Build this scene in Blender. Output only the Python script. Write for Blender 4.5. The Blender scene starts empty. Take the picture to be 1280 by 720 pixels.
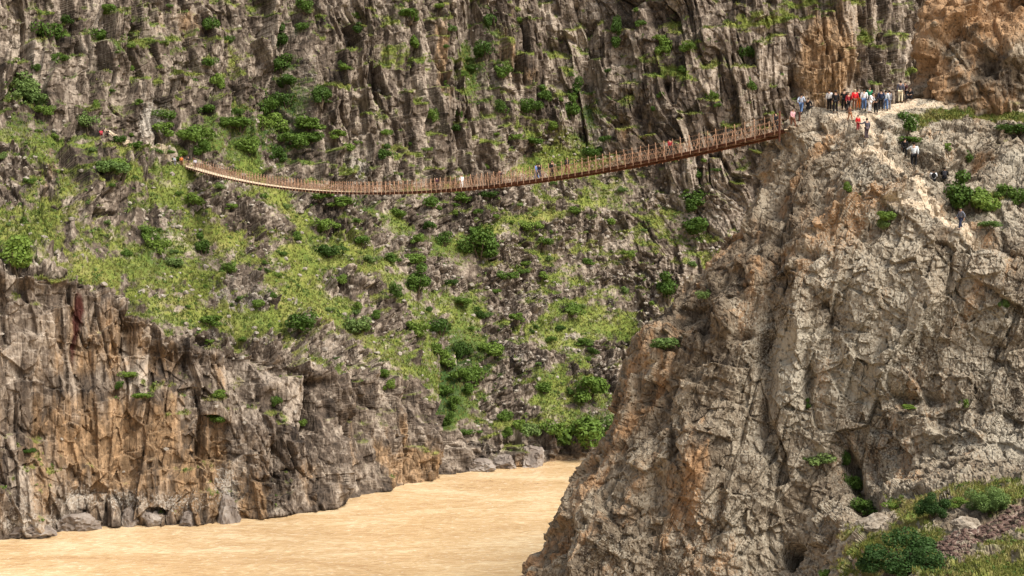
import bpy, bmesh, math, random
import numpy as np
from mathutils import Vector, Matrix

# ------------------------------------------------------------------ camera
F = 1758.0                       # focal length in photo pixels (1280 wide)
CAM_H = 45.0                     # metres above the river
PITCH = math.atan(114.0 / F)
scn = bpy.context.scene
COL = scn.collection
cam_data = bpy.data.cameras.new("camera")
cam_data.sensor_width = 36.0
cam_data.lens = 36.0 * F / 1280.0
cam_data.clip_start = 0.5
cam_data.clip_end = 6000.0
cam = bpy.data.objects.new("camera", cam_data)
COL.objects.link(cam)
cam.location = (0, 0, CAM_H)
cam.rotation_euler = (math.pi / 2 - PITCH, 0, 0)
scn.camera = cam

# ------------------------------------------------------------------ light
SUN_EL, SUN_AZ = math.radians(52), math.radians(128)     # azimuth clockwise from +Y (view direction)
world = bpy.data.worlds.new("World")
scn.world = world
world.use_nodes = True
wn = world.node_tree.nodes
wl_ = world.node_tree.links
sky = wn.new("ShaderNodeTexSky")
sky.sky_type = 'NISHITA'
sky.sun_disc = False
sky.sun_elevation = SUN_EL
sky.sun_rotation = SUN_AZ
sky.dust_density = 4.0
sky.air_density = 1.0
hsv = wn.new("ShaderNodeHueSaturation")
hsv.inputs["Saturation"].default_value = 0.35           # milky, nearly overcast sky
wl_.new(sky.outputs[0], hsv.inputs["Color"])
wl_.new(hsv.outputs[0], wn["Background"].inputs["Color"])
wn["Background"].inputs["Strength"].default_value = 0.115
sl = bpy.data.lights.new("sun", 'SUN')
sl.energy = 3.1
sl.angle = math.radians(22)
sl.color = (1.0, 0.93, 0.82)
sun = bpy.data.objects.new("sun", sl)
COL.objects.link(sun)
sd = Vector((math.sin(SUN_AZ) * math.cos(SUN_EL), math.cos(SUN_AZ) * math.cos(SUN_EL), math.sin(SUN_EL)))
sun.rotation_euler = sd.to_track_quat('Z', 'Y').to_euler()
sun.location = (60, -60, 200)
scn.view_settings.view_transform = 'Standard'
scn.view_settings.look = 'None'
scn.view_settings.exposure = 0.74
scn.view_settings.gamma = 1.0
scn.cycles.max_bounces = 5
scn.cycles.diffuse_bounces = 3
scn.cycles.use_denoising = True

# ------------------------------------------------------------------ helpers
rng = np.random.default_rng(7)
random.seed(7)

def at(px, py, D):
    """World point seen at photo pixel (px, py) at forward distance D (arrays allowed)."""
    a = (np.asarray(px, float) - 640.0) / F
    b = (360.0 - np.asarray(py, float)) / F
    yd = math.cos(PITCH) + b * math.sin(PITCH)
    zd = -math.sin(PITCH) + b * math.cos(PITCH)
    s = D / yd
    return np.stack([a * s, D + 0 * a + 0 * b, CAM_H + zd * s], axis=-1)

def project(P):
    x, y, z = P[..., 0], P[..., 1], P[..., 2] - CAM_H
    fw = y * math.cos(PITCH) - z * math.sin(PITCH)
    up = y * math.sin(PITCH) + z * math.cos(PITCH)
    return 640 + F * x / fw, 360 - F * up / fw

def sstep(a, b, x):
    t = np.clip((x - a) / (b - a), 0, 1)
    return t * t * (3 - 2 * t)

def hsh(ix, iy, iz, seed):
    h = (ix.astype(np.uint32) * np.uint32(73856093)) ^ (iy.astype(np.uint32) * np.uint32(19349663)) \
        ^ (iz.astype(np.uint32) * np.uint32(83492791)) ^ np.uint32((seed * 2654435761) & 0xffffffff)
    h ^= h >> np.uint32(16); h *= np.uint32(0x7feb352d)
    h ^= h >> np.uint32(15); h *= np.uint32(0x846ca68b)
    h ^= h >> np.uint32(16)
    return h

def u01(h):
    return (h & np.uint32(0xffffff)).astype(np.float32) * np.float32(1 / 16777216.0)

def vnoise(p, seed):
    i = np.floor(p).astype(np.int32); f = (p - i).astype(np.float32)
    f = f * f * f * (f * (f * 6 - 15) + 10)
    out = 0
    for dx in (0, 1):
        wx = f[:, 0] if dx else 1 - f[:, 0]
        for dy in (0, 1):
            wy = f[:, 1] if dy else 1 - f[:, 1]
            for dz in (0, 1):
                wz = f[:, 2] if dz else 1 - f[:, 2]
                out = out + wx * wy * wz * u01(hsh(i[:, 0] + dx, i[:, 1] + dy, i[:, 2] + dz, seed))
    return out * 2 - 1

def fbm(p, seed, octv=4, gain=0.5, ridged=False):
    s, a, n = 0, 1.0, 0
    for o in range(octv):
        v = vnoise(p * (2.03 ** o) + 17.3 * o, seed + o)
        if ridged: v = 1 - 2 * np.abs(v)
        s = s + a * v; n += a; a *= gain
    return s / n

def worley(p, seed, jit=0.9):
    """F1, F2 and two random values of the nearest cell."""
    p = p.astype(np.float32)
    i = np.floor(p).astype(np.int32); f = p - i
    n = len(p)
    f1 = np.full(n, 9, np.float32); f2 = np.full(n, 9, np.float32)
    hid = np.zeros(n, np.uint32)
    for dx in (-1, 0, 1):
        for dy in (-1, 0, 1):
            for dz in (-1, 0, 1):
                h = hsh(i[:, 0] + dx, i[:, 1] + dy, i[:, 2] + dz, seed)
                h2 = h * np.uint32(747796405) + np.uint32(2891336453)
                h2 ^= h2 >> np.uint32(15)
                h3 = h2 * np.uint32(277803737); h3 ^= h3 >> np.uint32(13)
                qx = dx + 0.5 + jit * (u01(h) - 0.5) - f[:, 0]
                qy = dy + 0.5 + jit * (u01(h2) - 0.5) - f[:, 1]
                qz = dz + 0.5 + jit * (u01(h3) - 0.5) - f[:, 2]
                d = qx * qx + qy * qy + qz * qz
                nr = d < f1
                f2 = np.where(nr, f1, np.minimum(f2, d))
                f1 = np.where(nr, d, f1)
                hid = np.where(nr, h, hid)
    r1 = u01(hid * np.uint32(2246822519) ^ (hid >> np.uint32(9)))
    r2 = u01(hid * np.uint32(3266489917) ^ (hid >> np.uint32(7)))
    return np.sqrt(f1), np.sqrt(f2), r1, r2

def facets(p, seed, jit=1.0):
    """Broken planar faces: every cell is a plane with its own random tilt (in cell units)."""
    p = p.astype(np.float32)
    i = np.floor(p).astype(np.int32); f = p - i
    f1 = np.full(len(p), 9, np.float32); out = np.zeros(len(p), np.float32); hid = np.zeros(len(p), np.uint32)
    for dx in (-1, 0, 1):
        for dy in (-1, 0, 1):
            for dz in (-1, 0, 1):
                h = hsh(i[:, 0] + dx, i[:, 1] + dy, i[:, 2] + dz, seed)
                h2 = h * np.uint32(747796405) + np.uint32(2891336453); h2 ^= h2 >> np.uint32(15)
                h3 = h2 * np.uint32(277803737); h3 ^= h3 >> np.uint32(13)
                a, b, c = u01(h), u01(h2), u01(h3)
                qx = f[:, 0] - (dx + .5 + jit * (a - .5)); qy = f[:, 1] - (dy + .5 + jit * (b - .5)); qz = f[:, 2] - (dz + .5 + jit * (c - .5))
                d = qx * qx + qy * qy + qz * qz
                nr = d < f1
                f1 = np.where(nr, d, f1); hid = np.where(nr, h, hid)
                t1 = u01(h3 * np.uint32(2246822519)) - .5; t2 = u01(h * np.uint32(3266489917)) - .5; t3 = u01(h2 * np.uint32(668265263)) - .5
                out = np.where(nr, 2 * (qx * t1 + qy * t2 + qz * t3) + .8 * (t1 - t2), out)
    return out, u01(hid * np.uint32(2654435769) ^ (hid >> np.uint32(8)))

def columns(p, size, hz, seed):
    """Broken rock columns: plan cells cut into blocks at irregular heights.
    Returns edge distance, value per column, value per block, height above the middle of the block."""
    qx = (p[:, 0] / size).astype(np.float32); qy = (p[:, 1] / size).astype(np.float32)
    ix, iy = np.floor(qx).astype(np.int32), np.floor(qy).astype(np.int32)
    fx_, fy_ = qx - ix, qy - iy
    f1 = np.full(len(p), 9, np.float32); f2 = f1.copy(); hid = np.zeros(len(p), np.uint32)
    zero = np.zeros_like(ix)
    for dx in (-1, 0, 1):
        for dy in (-1, 0, 1):
            h = hsh(ix + dx, iy + dy, zero, seed)
            h2 = h * np.uint32(747796405) + np.uint32(2891336453); h2 ^= h2 >> np.uint32(15)
            d = (dx + .5 + .9 * (u01(h) - .5) - fx_) ** 2 + (dy + .5 + .9 * (u01(h2) - .5) - fy_) ** 2
            nr = d < f1
            f2 = np.where(nr, f1, np.minimum(f2, d)); f1 = np.where(nr, d, f1); hid = np.where(nr, h, hid)
    r1 = u01(hid * np.uint32(2246822519) ^ (hid >> np.uint32(9)))
    r2 = u01(hid * np.uint32(3266489917) ^ (hid >> np.uint32(7)))
    lv = p[:, 2] / (hz * (.6 + .9 * r1)) + r2 * 17
    li = np.floor(lv); lf = lv - li
    rb = u01(hsh((hid >> np.uint32(8)).astype(np.int32), li.astype(np.int32), zero, seed + 5))
    rc = u01(hsh((hid >> np.uint32(8)).astype(np.int32), li.astype(np.int32), zero, seed + 9))
    return np.sqrt(f2) - np.sqrt(f1), r1, rb, rc, (lf - .5) * hz * (.6 + .9 * r1)

def blur(A, sy, sx):
    def k1(s):
        r = int(max(1, round(3 * s))); x = np.arange(-r, r + 1)
        k = np.exp(-x * x / (2.0 * s * s)); return k / k.sum(), r
    if sy > 0:
        k, r = k1(sy); B = np.pad(A, ((r, r), (0, 0)), 'edge')
        A = sum(k[j] * B[j:j + A.shape[0]] for j in range(2 * r + 1))
    if sx > 0:
        k, r = k1(sx); B = np.pad(A, ((0, 0), (r, r)), 'edge')
        A = sum(k[j] * B[:, j:j + A.shape[1]] for j in range(2 * r + 1))
    return A

def grid_normals(P):
    du = np.gradient(P, axis=1); dv = np.gradient(P, axis=0)
    N = np.cross(du, dv)
    L = np.linalg.norm(N, axis=-1, keepdims=True)
    return N / np.maximum(L, 1e-9)

def blobs(px, py, lst):
    """Sum of soft elliptical patches (px, py, rx, ry, amount[, tilt degrees])."""
    s = np.zeros(px.shape, np.float32)
    for b in lst:
        cx, cy, rx, ry, a = b[:5]
        dx, dy = px - cx, py - cy
        if len(b) > 5:
            t = math.radians(b[5]); dx, dy = dx * math.cos(t) + dy * math.sin(t), -dx * math.sin(t) + dy * math.cos(t)
        s += a * np.exp(-((dx / rx) ** 2 + (dy / ry) ** 2))
    return s

def polydist(px, py, pts):
    d = np.full(px.shape, 1e9, np.float32)
    for (x0, y0), (x1, y1) in zip(pts[:-1], pts[1:]):
        vx, vy = x1 - x0, y1 - y0
        t = np.clip(((px - x0) * vx + (py - y0) * vy) / (vx * vx + vy * vy), 0, 1)
        d = np.minimum(d, np.hypot(px - x0 - t * vx, py - y0 - t * vy))
    return d

def grid_mesh(name, P, attrs, mat, keep=None, kind='structure', label=None, cat=None):
    h, w = P.shape[:2]
    idx = np.arange(h * w).reshape(h, w)
    q = np.stack([idx[:-1, :-1], idx[:-1, 1:], idx[1:, 1:], idx[1:, :-1]], -1).reshape(-1, 4)
    if keep is not None:
        q = q[keep.reshape(-1)]
    used, inv = np.unique(q, return_inverse=True)
    inv = inv.reshape(q.shape).astype(np.int32)
    V = P.reshape(-1, 3)[used].astype(np.float32)
    me = bpy.data.meshes.new(name)
    me.vertices.add(len(V)); me.vertices.foreach_set("co", V.ravel())
    me.loops.add(inv.size); me.loops.foreach_set("vertex_index", inv.ravel())
    me.polygons.add(len(inv))
    me.polygons.foreach_set("loop_start", np.arange(0, inv.size, 4, dtype=np.int32))
    me.polygons.foreach_set("loop_total", np.full(len(inv), 4, np.int32))
    me.polygons.foreach_set("use_smooth", np.zeros(len(inv), bool))
    for k, a in attrs.items():
        at_ = me.attributes.new(k, 'FLOAT', 'POINT')
        at_.data.foreach_set("value", a.reshape(-1)[used].astype(np.float32))
    me.update(); me.validate()
    me.materials.append(mat)
    o = bpy.data.objects.new(name, me)
    COL.objects.link(o)
    tag(o, label, cat, kind=kind)
    return o

def tag(o, label=None, cat=None, group=None, kind=None):
    if label: o['label'] = label
    if cat: o['category'] = cat
    if group: o['group'] = group
    if kind: o['kind'] = kind
    return o

# ------------------------------------------------------------------ materials
class NT:
    """Tiny node-graph writer."""
    def __init__(self, name):
        self.m = bpy.data.materials.new(name); self.m.use_nodes = True
        self.t = self.m.node_tree; self.n = self.t.nodes; self.l = self.t.links
        self.bsdf = self.n["Principled BSDF"]
        self.bsdf.inputs["Roughness"].default_value = 0.9
        self.bsdf.inputs["Specular IOR Level"].default_value = 0.2
    def set(self, sock, v):
        if isinstance(v, bpy.types.NodeSocket): self.l.new(v, sock)
        elif isinstance(v, tuple) and len(v) == 3 and sock.type == 'RGBA': sock.default_value = (*v, 1)
        else: sock.default_value = v
    def attr(self, name):
        a = self.n.new("ShaderNodeAttribute"); a.attribute_name = name; return a.outputs["Fac"]
    def coord(self, scale=(1, 1, 1), rot=(0, 0, 0)):
        tc = self.n.new("ShaderNodeTexCoord"); mp = self.n.new("ShaderNodeMapping")
        mp.inputs["Scale"].default_value = scale; mp.inputs["Rotation"].default_value = rot
        self.l.new(tc.outputs["Object"], mp.inputs[0]); return mp.outputs[0]
    def noise(self, co, scale, detail=4, rough=0.6, dist=0.0):
        t = self.n.new("ShaderNodeTexNoise"); self.l.new(co, t.inputs["Vector"])
        t.inputs["Scale"].default_value = scale; t.inputs["Detail"].default_value = detail
        t.inputs["Roughness"].default_value = rough; t.inputs["Distortion"].default_value = dist
        return t.outputs["Fac"]
    def voro(self, co, scale, feature='F1', out="Distance", rnd=1.0):
        t = self.n.new("ShaderNodeTexVoronoi"); self.l.new(co, t.inputs["Vector"]); t.feature = feature
        t.inputs["Scale"].default_value = scale; t.inputs["Randomness"].default_value = rnd
        return t.outputs[out]
    def math(self, op, a, b=None, c=None):
        t = self.n.new("ShaderNodeMath"); t.operation = op
        for k, v in enumerate((a, b, c)):
            if v is not None: self.set(t.inputs[k], v)
        return t.outputs[0]
    def rng(self, v, a, b, c=0.0, d=1.0):
        t = self.n.new("ShaderNodeMapRange"); t.interpolation_type = 'SMOOTHSTEP'
        self.set(t.inputs[0], v)
        for k, x in enumerate((a, b, c, d)): self.set(t.inputs[k + 1], x)
        return t.outputs[0]
    def mix(self, f, a, b, mode='MIX'):
        t = self.n.new("ShaderNodeMix"); t.data_type = 'RGBA'; t.blend_type = mode
        self.set(t.inputs[0], f); self.set(t.inputs[6], a); self.set(t.inputs[7], b)
        return t.outputs[2]
    def ramp(self, v, stops):
        t = self.n.new("ShaderNodeValToRGB"); self.set(t.inputs[0], v)
        e = t.color_ramp.elements
        while len(e) < len(stops): e.new(0.5)
        for k, (p, c) in enumerate(stops):
            e[k].position = p; e[k].color = (*c, 1)
        return t.outputs[0]
    def bump(self, h, strength, dist, nrm=None):
        t = self.n.new("ShaderNodeBump"); self.set(t.inputs["Height"], h)
        t.inputs["Strength"].default_value = strength; t.inputs["Distance"].default_value = dist
        if nrm is not None: self.l.new(nrm, t.inputs["Normal"])
        return t.outputs[0]
    def out(self, color=None, normal=None, rough=None):
        if color is not None: self.set(self.bsdf.inputs["Base Color"], color)
        if normal is not None: self.l.new(normal, self.bsdf.inputs["Normal"])
        if rough is not None: self.set(self.bsdf.inputs["Roughness"], rough)
        return self.m

def plain(name, col, rough=0.85, var=0.0, scale=6, metal=0.0):
    g = NT(name)
    c = g.coord(); n = g.noise(c, scale, 5)
    dark = tuple(x * (1 - var) for x in col); lite = tuple(min(1, x * (1 + var)) for x in col)
    g.bsdf.inputs["Metallic"].default_value = metal
    return g.out(g.mix(g.rng(n, 0.3, 0.7), dark, lite), g.bump(n, 0.3, 0.02), rough)

def rock_material(name, dark, mid, lite, orange, pale, grain, stretch, rot=(0, 0, 0), bumpy=.6, stain_shade=.045, pits=.35, odark=.36, redc=(0.050, 0.015, 0.011)):
    """Rock with per-block tints, rusty stains, pale lichen, grass where the 'grass' mask says so."""
    g = NT(name)
    co = g.coord(); cs = g.coord(stretch, rot)
    n1 = g.noise(co, grain, 6, 0.65); n2 = g.noise(cs, grain * 0.55, 5, 0.65, 0.6); n3 = g.noise(co, grain * 0.12, 4)
    n4 = g.noise(co, grain * 3.1, 3, 0.7)
    nst = g.noise(g.coord((1, 1, stain_shade)), 1.5, 5, .7)  # upright streaks in the colour: rock stains and painted shadows between crag columns
    v = g.math('ADD', g.math('MULTIPLY', g.attr("tint"), 0.66), g.math('MULTIPLY', g.math('SUBTRACT', nst, .5), 0.75))
    v = g.math('ADD', v, g.math('MULTIPLY', n2, 0.30))
    v = g.math('ADD', v, g.math('MULTIPLY', g.math('SUBTRACT', n1, 0.5), 0.75))
    v = g.math('ADD', v, g.math('MULTIPLY', g.math('SUBTRACT', n3, 0.5), 0.5))
    c = g.ramp(v, [(0.14, dark), (0.45, mid), (0.76, lite)])
    w = g.rng(g.math('ADD', g.attr("warm"), g.math('MULTIPLY', g.math('SUBTRACT', n2, 0.5), 1.3)), 0.25, 0.75)
    oc = g.mix(g.rng(g.math('ADD', g.math('MULTIPLY', n1, .45), g.math('MULTIPLY', nst, .55)), 0.42, 0.66), tuple(x * odark for x in orange), orange)
    c = g.mix(g.math('MULTIPLY', w, 0.85), c, oc)
    lm = g.rng(g.math('ADD', g.attr("pale"), g.math('MULTIPLY', g.math('SUBTRACT', n4, 0.5), 1.7)), 0.42, 0.72)
    c = g.mix(g.math('MULTIPLY', lm, 0.85), c, g.mix(n1, tuple(x * 0.7 for x in pale), pale))
    vp = g.voro(co, grain * 1.3)
    c = g.mix(g.math('MULTIPLY', g.rng(vp, .34, .16), pits), c, tuple(x * .8 for x in dark))
    rd = g.attr("red")
    c = g.mix(g.rng(g.math('ADD', rd, g.math('MULTIPLY', g.math('SUBTRACT', n2, 0.5), 0.8)), 0.4, 0.7), c, redc)
    # grass and moss growing on the ledges
    gm = g.math('ADD', g.attr("grass"), g.math('MULTIPLY', g.math('SUBTRACT', n1, 0.5), 0.9))
    gf = g.math('MULTIPLY', g.rng(gm, 0.36, 0.78), .93)
    gn = g.math('ADD', g.math('MULTIPLY', n3, 0.55), g.math('MULTIPLY', n4, 0.35))
    gn = g.math('ADD', gn, g.math('MULTIPLY', g.math('SUBTRACT', n1, .5), 0.45))
    gn = g.math('ADD', gn, g.math('MULTIPLY', g.attr("lush"), -0.45))
    gc = g.ramp(gn, [(0.08, (0.030, 0.066, 0.012)), (0.28, (0.075, 0.118, 0.018)), (0.44, (0.165, 0.190, 0.034)), (0.62, (0.26, 0.22, 0.075))])
    c = g.mix(gf, c, gc)
    pth = g.rng(g.math('ADD', g.attr("trail"), g.math('MULTIPLY', g.math('SUBTRACT', n1, 0.5), 0.8)), 0.4, 0.65)
    c = g.mix(pth, c, g.ramp(n1, [(0.3, (0.34, 0.26, 0.17)), (0.7, (0.60, 0.50, 0.38))]))
    v2 = g.voro(cs, grain * 0.8, 'DISTANCE_TO_EDGE')
    bh = g.math('ADD', g.math('MULTIPLY', n1, 0.8), g.math('MULTIPLY', g.rng(v2, 0.0, 0.14), 0.5))
    bh = g.math('ADD', bh, g.math('MULTIPLY', n4, 0.3))
    bh = g.math('ADD', bh, g.math('MULTIPLY', g.rng(vp, .16, .36), pits))
    return g.out(c, g.bump(bh, bumpy, 0.3), 0.93)

MAT_FAR = rock_material("basalt_rock", (0.026, 0.020, 0.016), (0.112, 0.085, 0.064), (0.36, 0.30, 0.24),
                        (0.43, 0.275, 0.150), (0.44, 0.40, 0.345), 1.1, (1.0, 1.0, 0.16))
MAT_NEAR = rock_material("lichen_rock", (0.050, 0.036, 0.025), (0.185, 0.145, 0.102), (0.345, 0.295, 0.225),
                         (0.40, 0.235, 0.120), (0.43, 0.385, 0.305), 2.2, (1.0, 1.0, 0.3), (0, math.radians(20), 0), .7, .12, .5, .72, (0.085, 0.050, 0.040))

# ------------------------------------------------------------------ far bank of the gorge
# photo column: waterline y | top of river cliff (y, dist) | middle of slope | foot of upper crags | y = 0 distance
FAR = [(-350, 770, (385, 164), (330, 178), (200, 196), 216),
       (-120, 702, (352, 181), (318, 194), (175, 216), 232),
       (0, 675, (345, 189), (300, 205), (150, 229), 243),
       (60, 667, (335, 192), (305, 206), (155, 232), 249),
       (110, 660, (352, 195), (318, 208), (168, 237), 256),
       (165, 657, (385, 198), (310, 216), (182, 241), 263),
       (235, 657, (428, 200), (330, 219), (207, 245), 274),
       (330, 648, (442, 205), (340, 229), (197, 259), 285),
       (405, 638, (468, 209), (350, 238), (222, 266), 294),
       (450, 622, (472, 217), (350, 242), (226, 269), 298),
       (510, 606, (476, 227), (362, 251), (228, 275), 302),
       (550, 599, (512, 229), (385, 254), (232, 281), 308),
       (590, 589, (540, 236), (390, 259), (230, 285), 310),
       (690, 579, (548, 241), (395, 268), (182, 303), 317),
       (770, 572, (548, 247), (402, 275), (202, 301), 315),
       (850, 566, (532, 251), (385, 278), (240, 293), 307),
       (950, 561, (527, 255), (362, 280), (232, 291), 304),
       (1060, 558, (522, 257), (362, 281), (205, 293), 306),
       (1170, 557, (520, 259), (362, 285), (200, 302), 322),
       (1300, 557, (520, 259), (362, 283), (200, 299), 312),
       (1650, 560, (520, 255), (362, 275), (200, 290), 304)]
fx = np.array([c[0] for c in FAR], float)
pxs = np.concatenate([np.arange(-350, -30, 5.0), np.arange(-30, 1160, .65), np.arange(1160, 1200, 1.2), np.arange(1200, 1310, 3.0), np.arange(1310, 1650, 6.0)])
def ctl(vals, s=9):
    return blur(np.interp(np.arange(-400, 1700, 1.0), fx, vals)[None], 0, s)[0][np.clip(np.round(pxs + 400).astype(int), 0, 2099)]
WL = ctl([c[1] for c in FAR], 4)
def wl_dist(py):
    b = (360 - py) / F
    yd = math.cos(PITCH) + b * math.sin(PITCH); zd = -math.sin(PITCH) + b * math.cos(PITCH)
    return -CAM_H * yd / zd
WD = wl_dist(WL)
bp_y = [WL] + [ctl([c[k][0] for c in FAR]) for k in (2, 3, 4)] + [np.zeros_like(WL), np.full_like(WL, -150.0)]
y0d = ctl([c[5] for c in FAR])
bp_d = [WD] + [ctl([c[k][1] for c in FAR]) for k in (2, 3, 4)] + [y0d, y0d + 22]
NV = 900
vv = np.linspace(0, 1, NV)
PY = WL[None] + (-45.0 - WL[None]) * vv[:, None]
PX = np.broadcast_to(pxs[None], PY.shape).copy()
DD = np.zeros_like(PY)
for j in range(len(pxs)):
    xs = np.array([b[j] for b in bp_y])[::-1]; ds = np.array([b[j] for b in bp_d])[::-1]
    DD[:, j] = np.interp(PY[:, j], xs, ds)
DD = blur(DD, 8, 5)
FP = at(PX, PY, DD)
# rows under the water and rows beyond the top of the picture
under = []
for dz in (-7.0, -4.0, -2.0, -0.8):
    r = FP[0].copy(); r[:, 1] += dz * 0.25; r[:, 2] = dz; under.append(r)
over = []
for k, (y, d) in enumerate([(-52, 1), (-62, 2), (-80, 5), (-110, 10), (-150, 17)]):
    over.append(at(pxs, np.full_like(pxs, y), DD[-1] + d))
last = over[-1]
for k in (1, 2, 3, 4):
    r = last.copy(); r[:, 1] += 45.0 * k; r[:, 0] -= 12.0 * k; r[:, 2] += 2.0 * k; over.append(r)
FP = np.concatenate([np.array(under), FP, np.array(over)], 0)
FN = grid_normals(np.stack([blur(FP[..., k], 15, 13) for k in range(3)], -1))
H_, W_ = FP.shape[:2]
fpx, fpy = project(FP)
Pw = FP.reshape(-1, 3).astype(np.float32)
sh = (H_, W_)
steep = blur(1 - np.clip(FN[..., 2], 0, 1), 9, 10)
wl_row = np.broadcast_to(WL[None], sh)
ct_row = np.broadcast_to(bp_y[1][None], sh)
st_row = np.broadcast_to(bp_y[3][None], sh)
low = sstep(-12, 14, fpy - ct_row)                                   # river cliff
high = sstep(-30, 30, st_row - fpy)                                  # upper crags
high = np.clip(high + blobs(fpx, fpy, [(110, 230, 70, 70, .9), (830, 280, 60, 120, .35), (960, 260, 60, 90, .6),
        (690, 190, 60, 30, -.9), (250, 180, 40, 40, -.7), (345, 165, 60, 40, -.5), (590, 70, 16, 55, -.7), (480, 70, 30, 22, -.5),
        (40, 150, 40, 60, -.4), (300, 60, 16, 40, -.4), (405, 215, 50, 25, .6)]), 0, 1)
cliff = np.clip(np.maximum(low, high), 0, 1)
lowf, cliff_f = low.ravel(), cliff.ravel()

warp = np.stack([fbm(Pw / np.array([7, 7, 22], np.float32), 11, 3), fbm(Pw / np.array([7, 7, 22], np.float32) + 40, 12, 3), fbm(Pw / 6. + 80, 13, 3)], -1)
big = fbm(Pw * np.array([1 / 13, 1 / 13, 1 / 42], np.float32), 21, 4)
bigr = fbm(Pw * np.array([1 / 6.5, 1 / 6.5, 1 / 30], np.float32), 25, 3, ridged=True)
fine = fbm(Pw * np.array([1 / 1.4, 1 / 1.4, 1 / 2.2], np.float32), 27, 3)
Pq = Pw + warp * np.array([.85, .85, 1.6], np.float32)
Pp = Pw + warp * np.array([1.3, 1.3, 2.2], np.float32)                 # plan cells for the river cliff
le, lr, lb, lc, lj = columns(Pp, 3.4, 11.0, 36)
ne, nr_, nb, nc, nj = columns(Pp, 1.35, 4.6, 37)
# crag columns run the height of the wall: cells are narrow along the wall and long across it
wallx, wally = .86, .51
wide = fbm(Pw / np.array([9, 9, 40], np.float32) + 21, 26, 2) * 2.6
Pq = np.stack([Pq[:, 0] * wallx + Pq[:, 1] * wally + wide, (Pq[:, 1] * wallx - Pq[:, 0] * wally) * .17, Pq[:, 2]], -1)
ae, ar, ab, ac, aj = columns(Pq, 2.9, 12.0, 31)
be, br, bb, bc, bj = columns(Pq, 1.35, 5.5, 32)
ce, cr, cb, cc, cj = columns(Pq + fine[:, None] * .12, .62, 1.25, 33)
e1, e2, er, er2 = worley(Pw * np.array([1 / 2.6, 1 / 2.6, 1 / 1.7], np.float32) + warp * .5, 34)
gate = sstep(-.1, .3, fbm(Pw / 8.0 + 60, 28, 3))
cr_a = (1 - sstep(0.0, 0.12, ae)) * gate; cr_b = (1 - sstep(0.0, 0.14, be)) * gate
fc1, fr1 = facets(Pw / np.array([4.5, 4.5, 6.5], np.float32) + warp * .15, 38)
fc2, fr2 = facets(Pw / np.array([1.5, 1.5, 2.1], np.float32) + warp * .15, 39)
up_lo = sstep(-.35, .25, fbm(Pw / 14.0 + 90, 29, 2))
# how far the smooth slope recedes for each metre it rises: pushing block tops out by that much stands the blocks upright
fnh = np.hypot(FN[..., 0], FN[..., 1]); cot = np.clip(np.clip(FN[..., 2], 0, 1) / np.maximum(fnh, .3), 0, 1.3).ravel()
rub = sstep(.02, .38, fbm(Pw / np.array([11, 11, 8], np.float32) + 33, 30, 4))      # broken, rubbly stretches between the columns
d_cliff = 1.9 * big + 1.0 * bigr + 3.4 * (.7 * ar + .3 * ab - .5) + 1.9 * (.75 * br + .25 * bb - .5) * (.6 + .5 * up_lo) + .5 * (.75 * cr + .25 * cb - .5) - 2.0 * cr_a - .6 * cr_b + .10 * fine - 2.4 * sstep(.30, .14, ar) * gate + .45 * fc2 + cot * (.60 * aj * (1 - .6 * rub) + .20 * bj + .10 * cj) + rub * (1.3 * fc1 + .4 * (er - .5))
d_low = 1.8 * big + .9 * bigr + .75 * fc1 + .45 * fc2 + 2.8 * (.75 * lr + .25 * lb - .5) + 1.2 * (.75 * nr_ + .25 * nb - .5) - .9 * (1 - sstep(0, .1, le)) * gate - .3 * (1 - sstep(0, .14, ne)) * gate + .12 * fine + cot * (.3 * lj + .2 * nj)
rough = fbm(Pw / 9.0, 41, 4)
outc = sstep(-.22, .22, fbm(Pw / np.array([10, 10, 5], np.float32) + 9, 45, 5))                    # rock outcrops breaking through the slope
d_slope = 1.5 * rough + outc * (1.0 * (er - .35) + 1.1 * fc1 + .5 * fc2 - .5 * (1 - sstep(0, .2, e2 - e1)) + 1.0 * (bb - .5) + cot * (.40 * bj + .45 * cj)) + .5 * (cb - .5) * (.4 + outc) + .16 * fine
lowm = lowf * (1 - .4 * sstep(270, 340, fpx.ravel()))                  # the downstream part of the river cliff is more broken
disp = cliff_f * (lowm * d_low + (1 - lowm) * d_cliff) + (1 - cliff_f) * d_slope
disp = blur(disp.reshape(sh), .5, .75)                                 # no single-vertex steps
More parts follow.
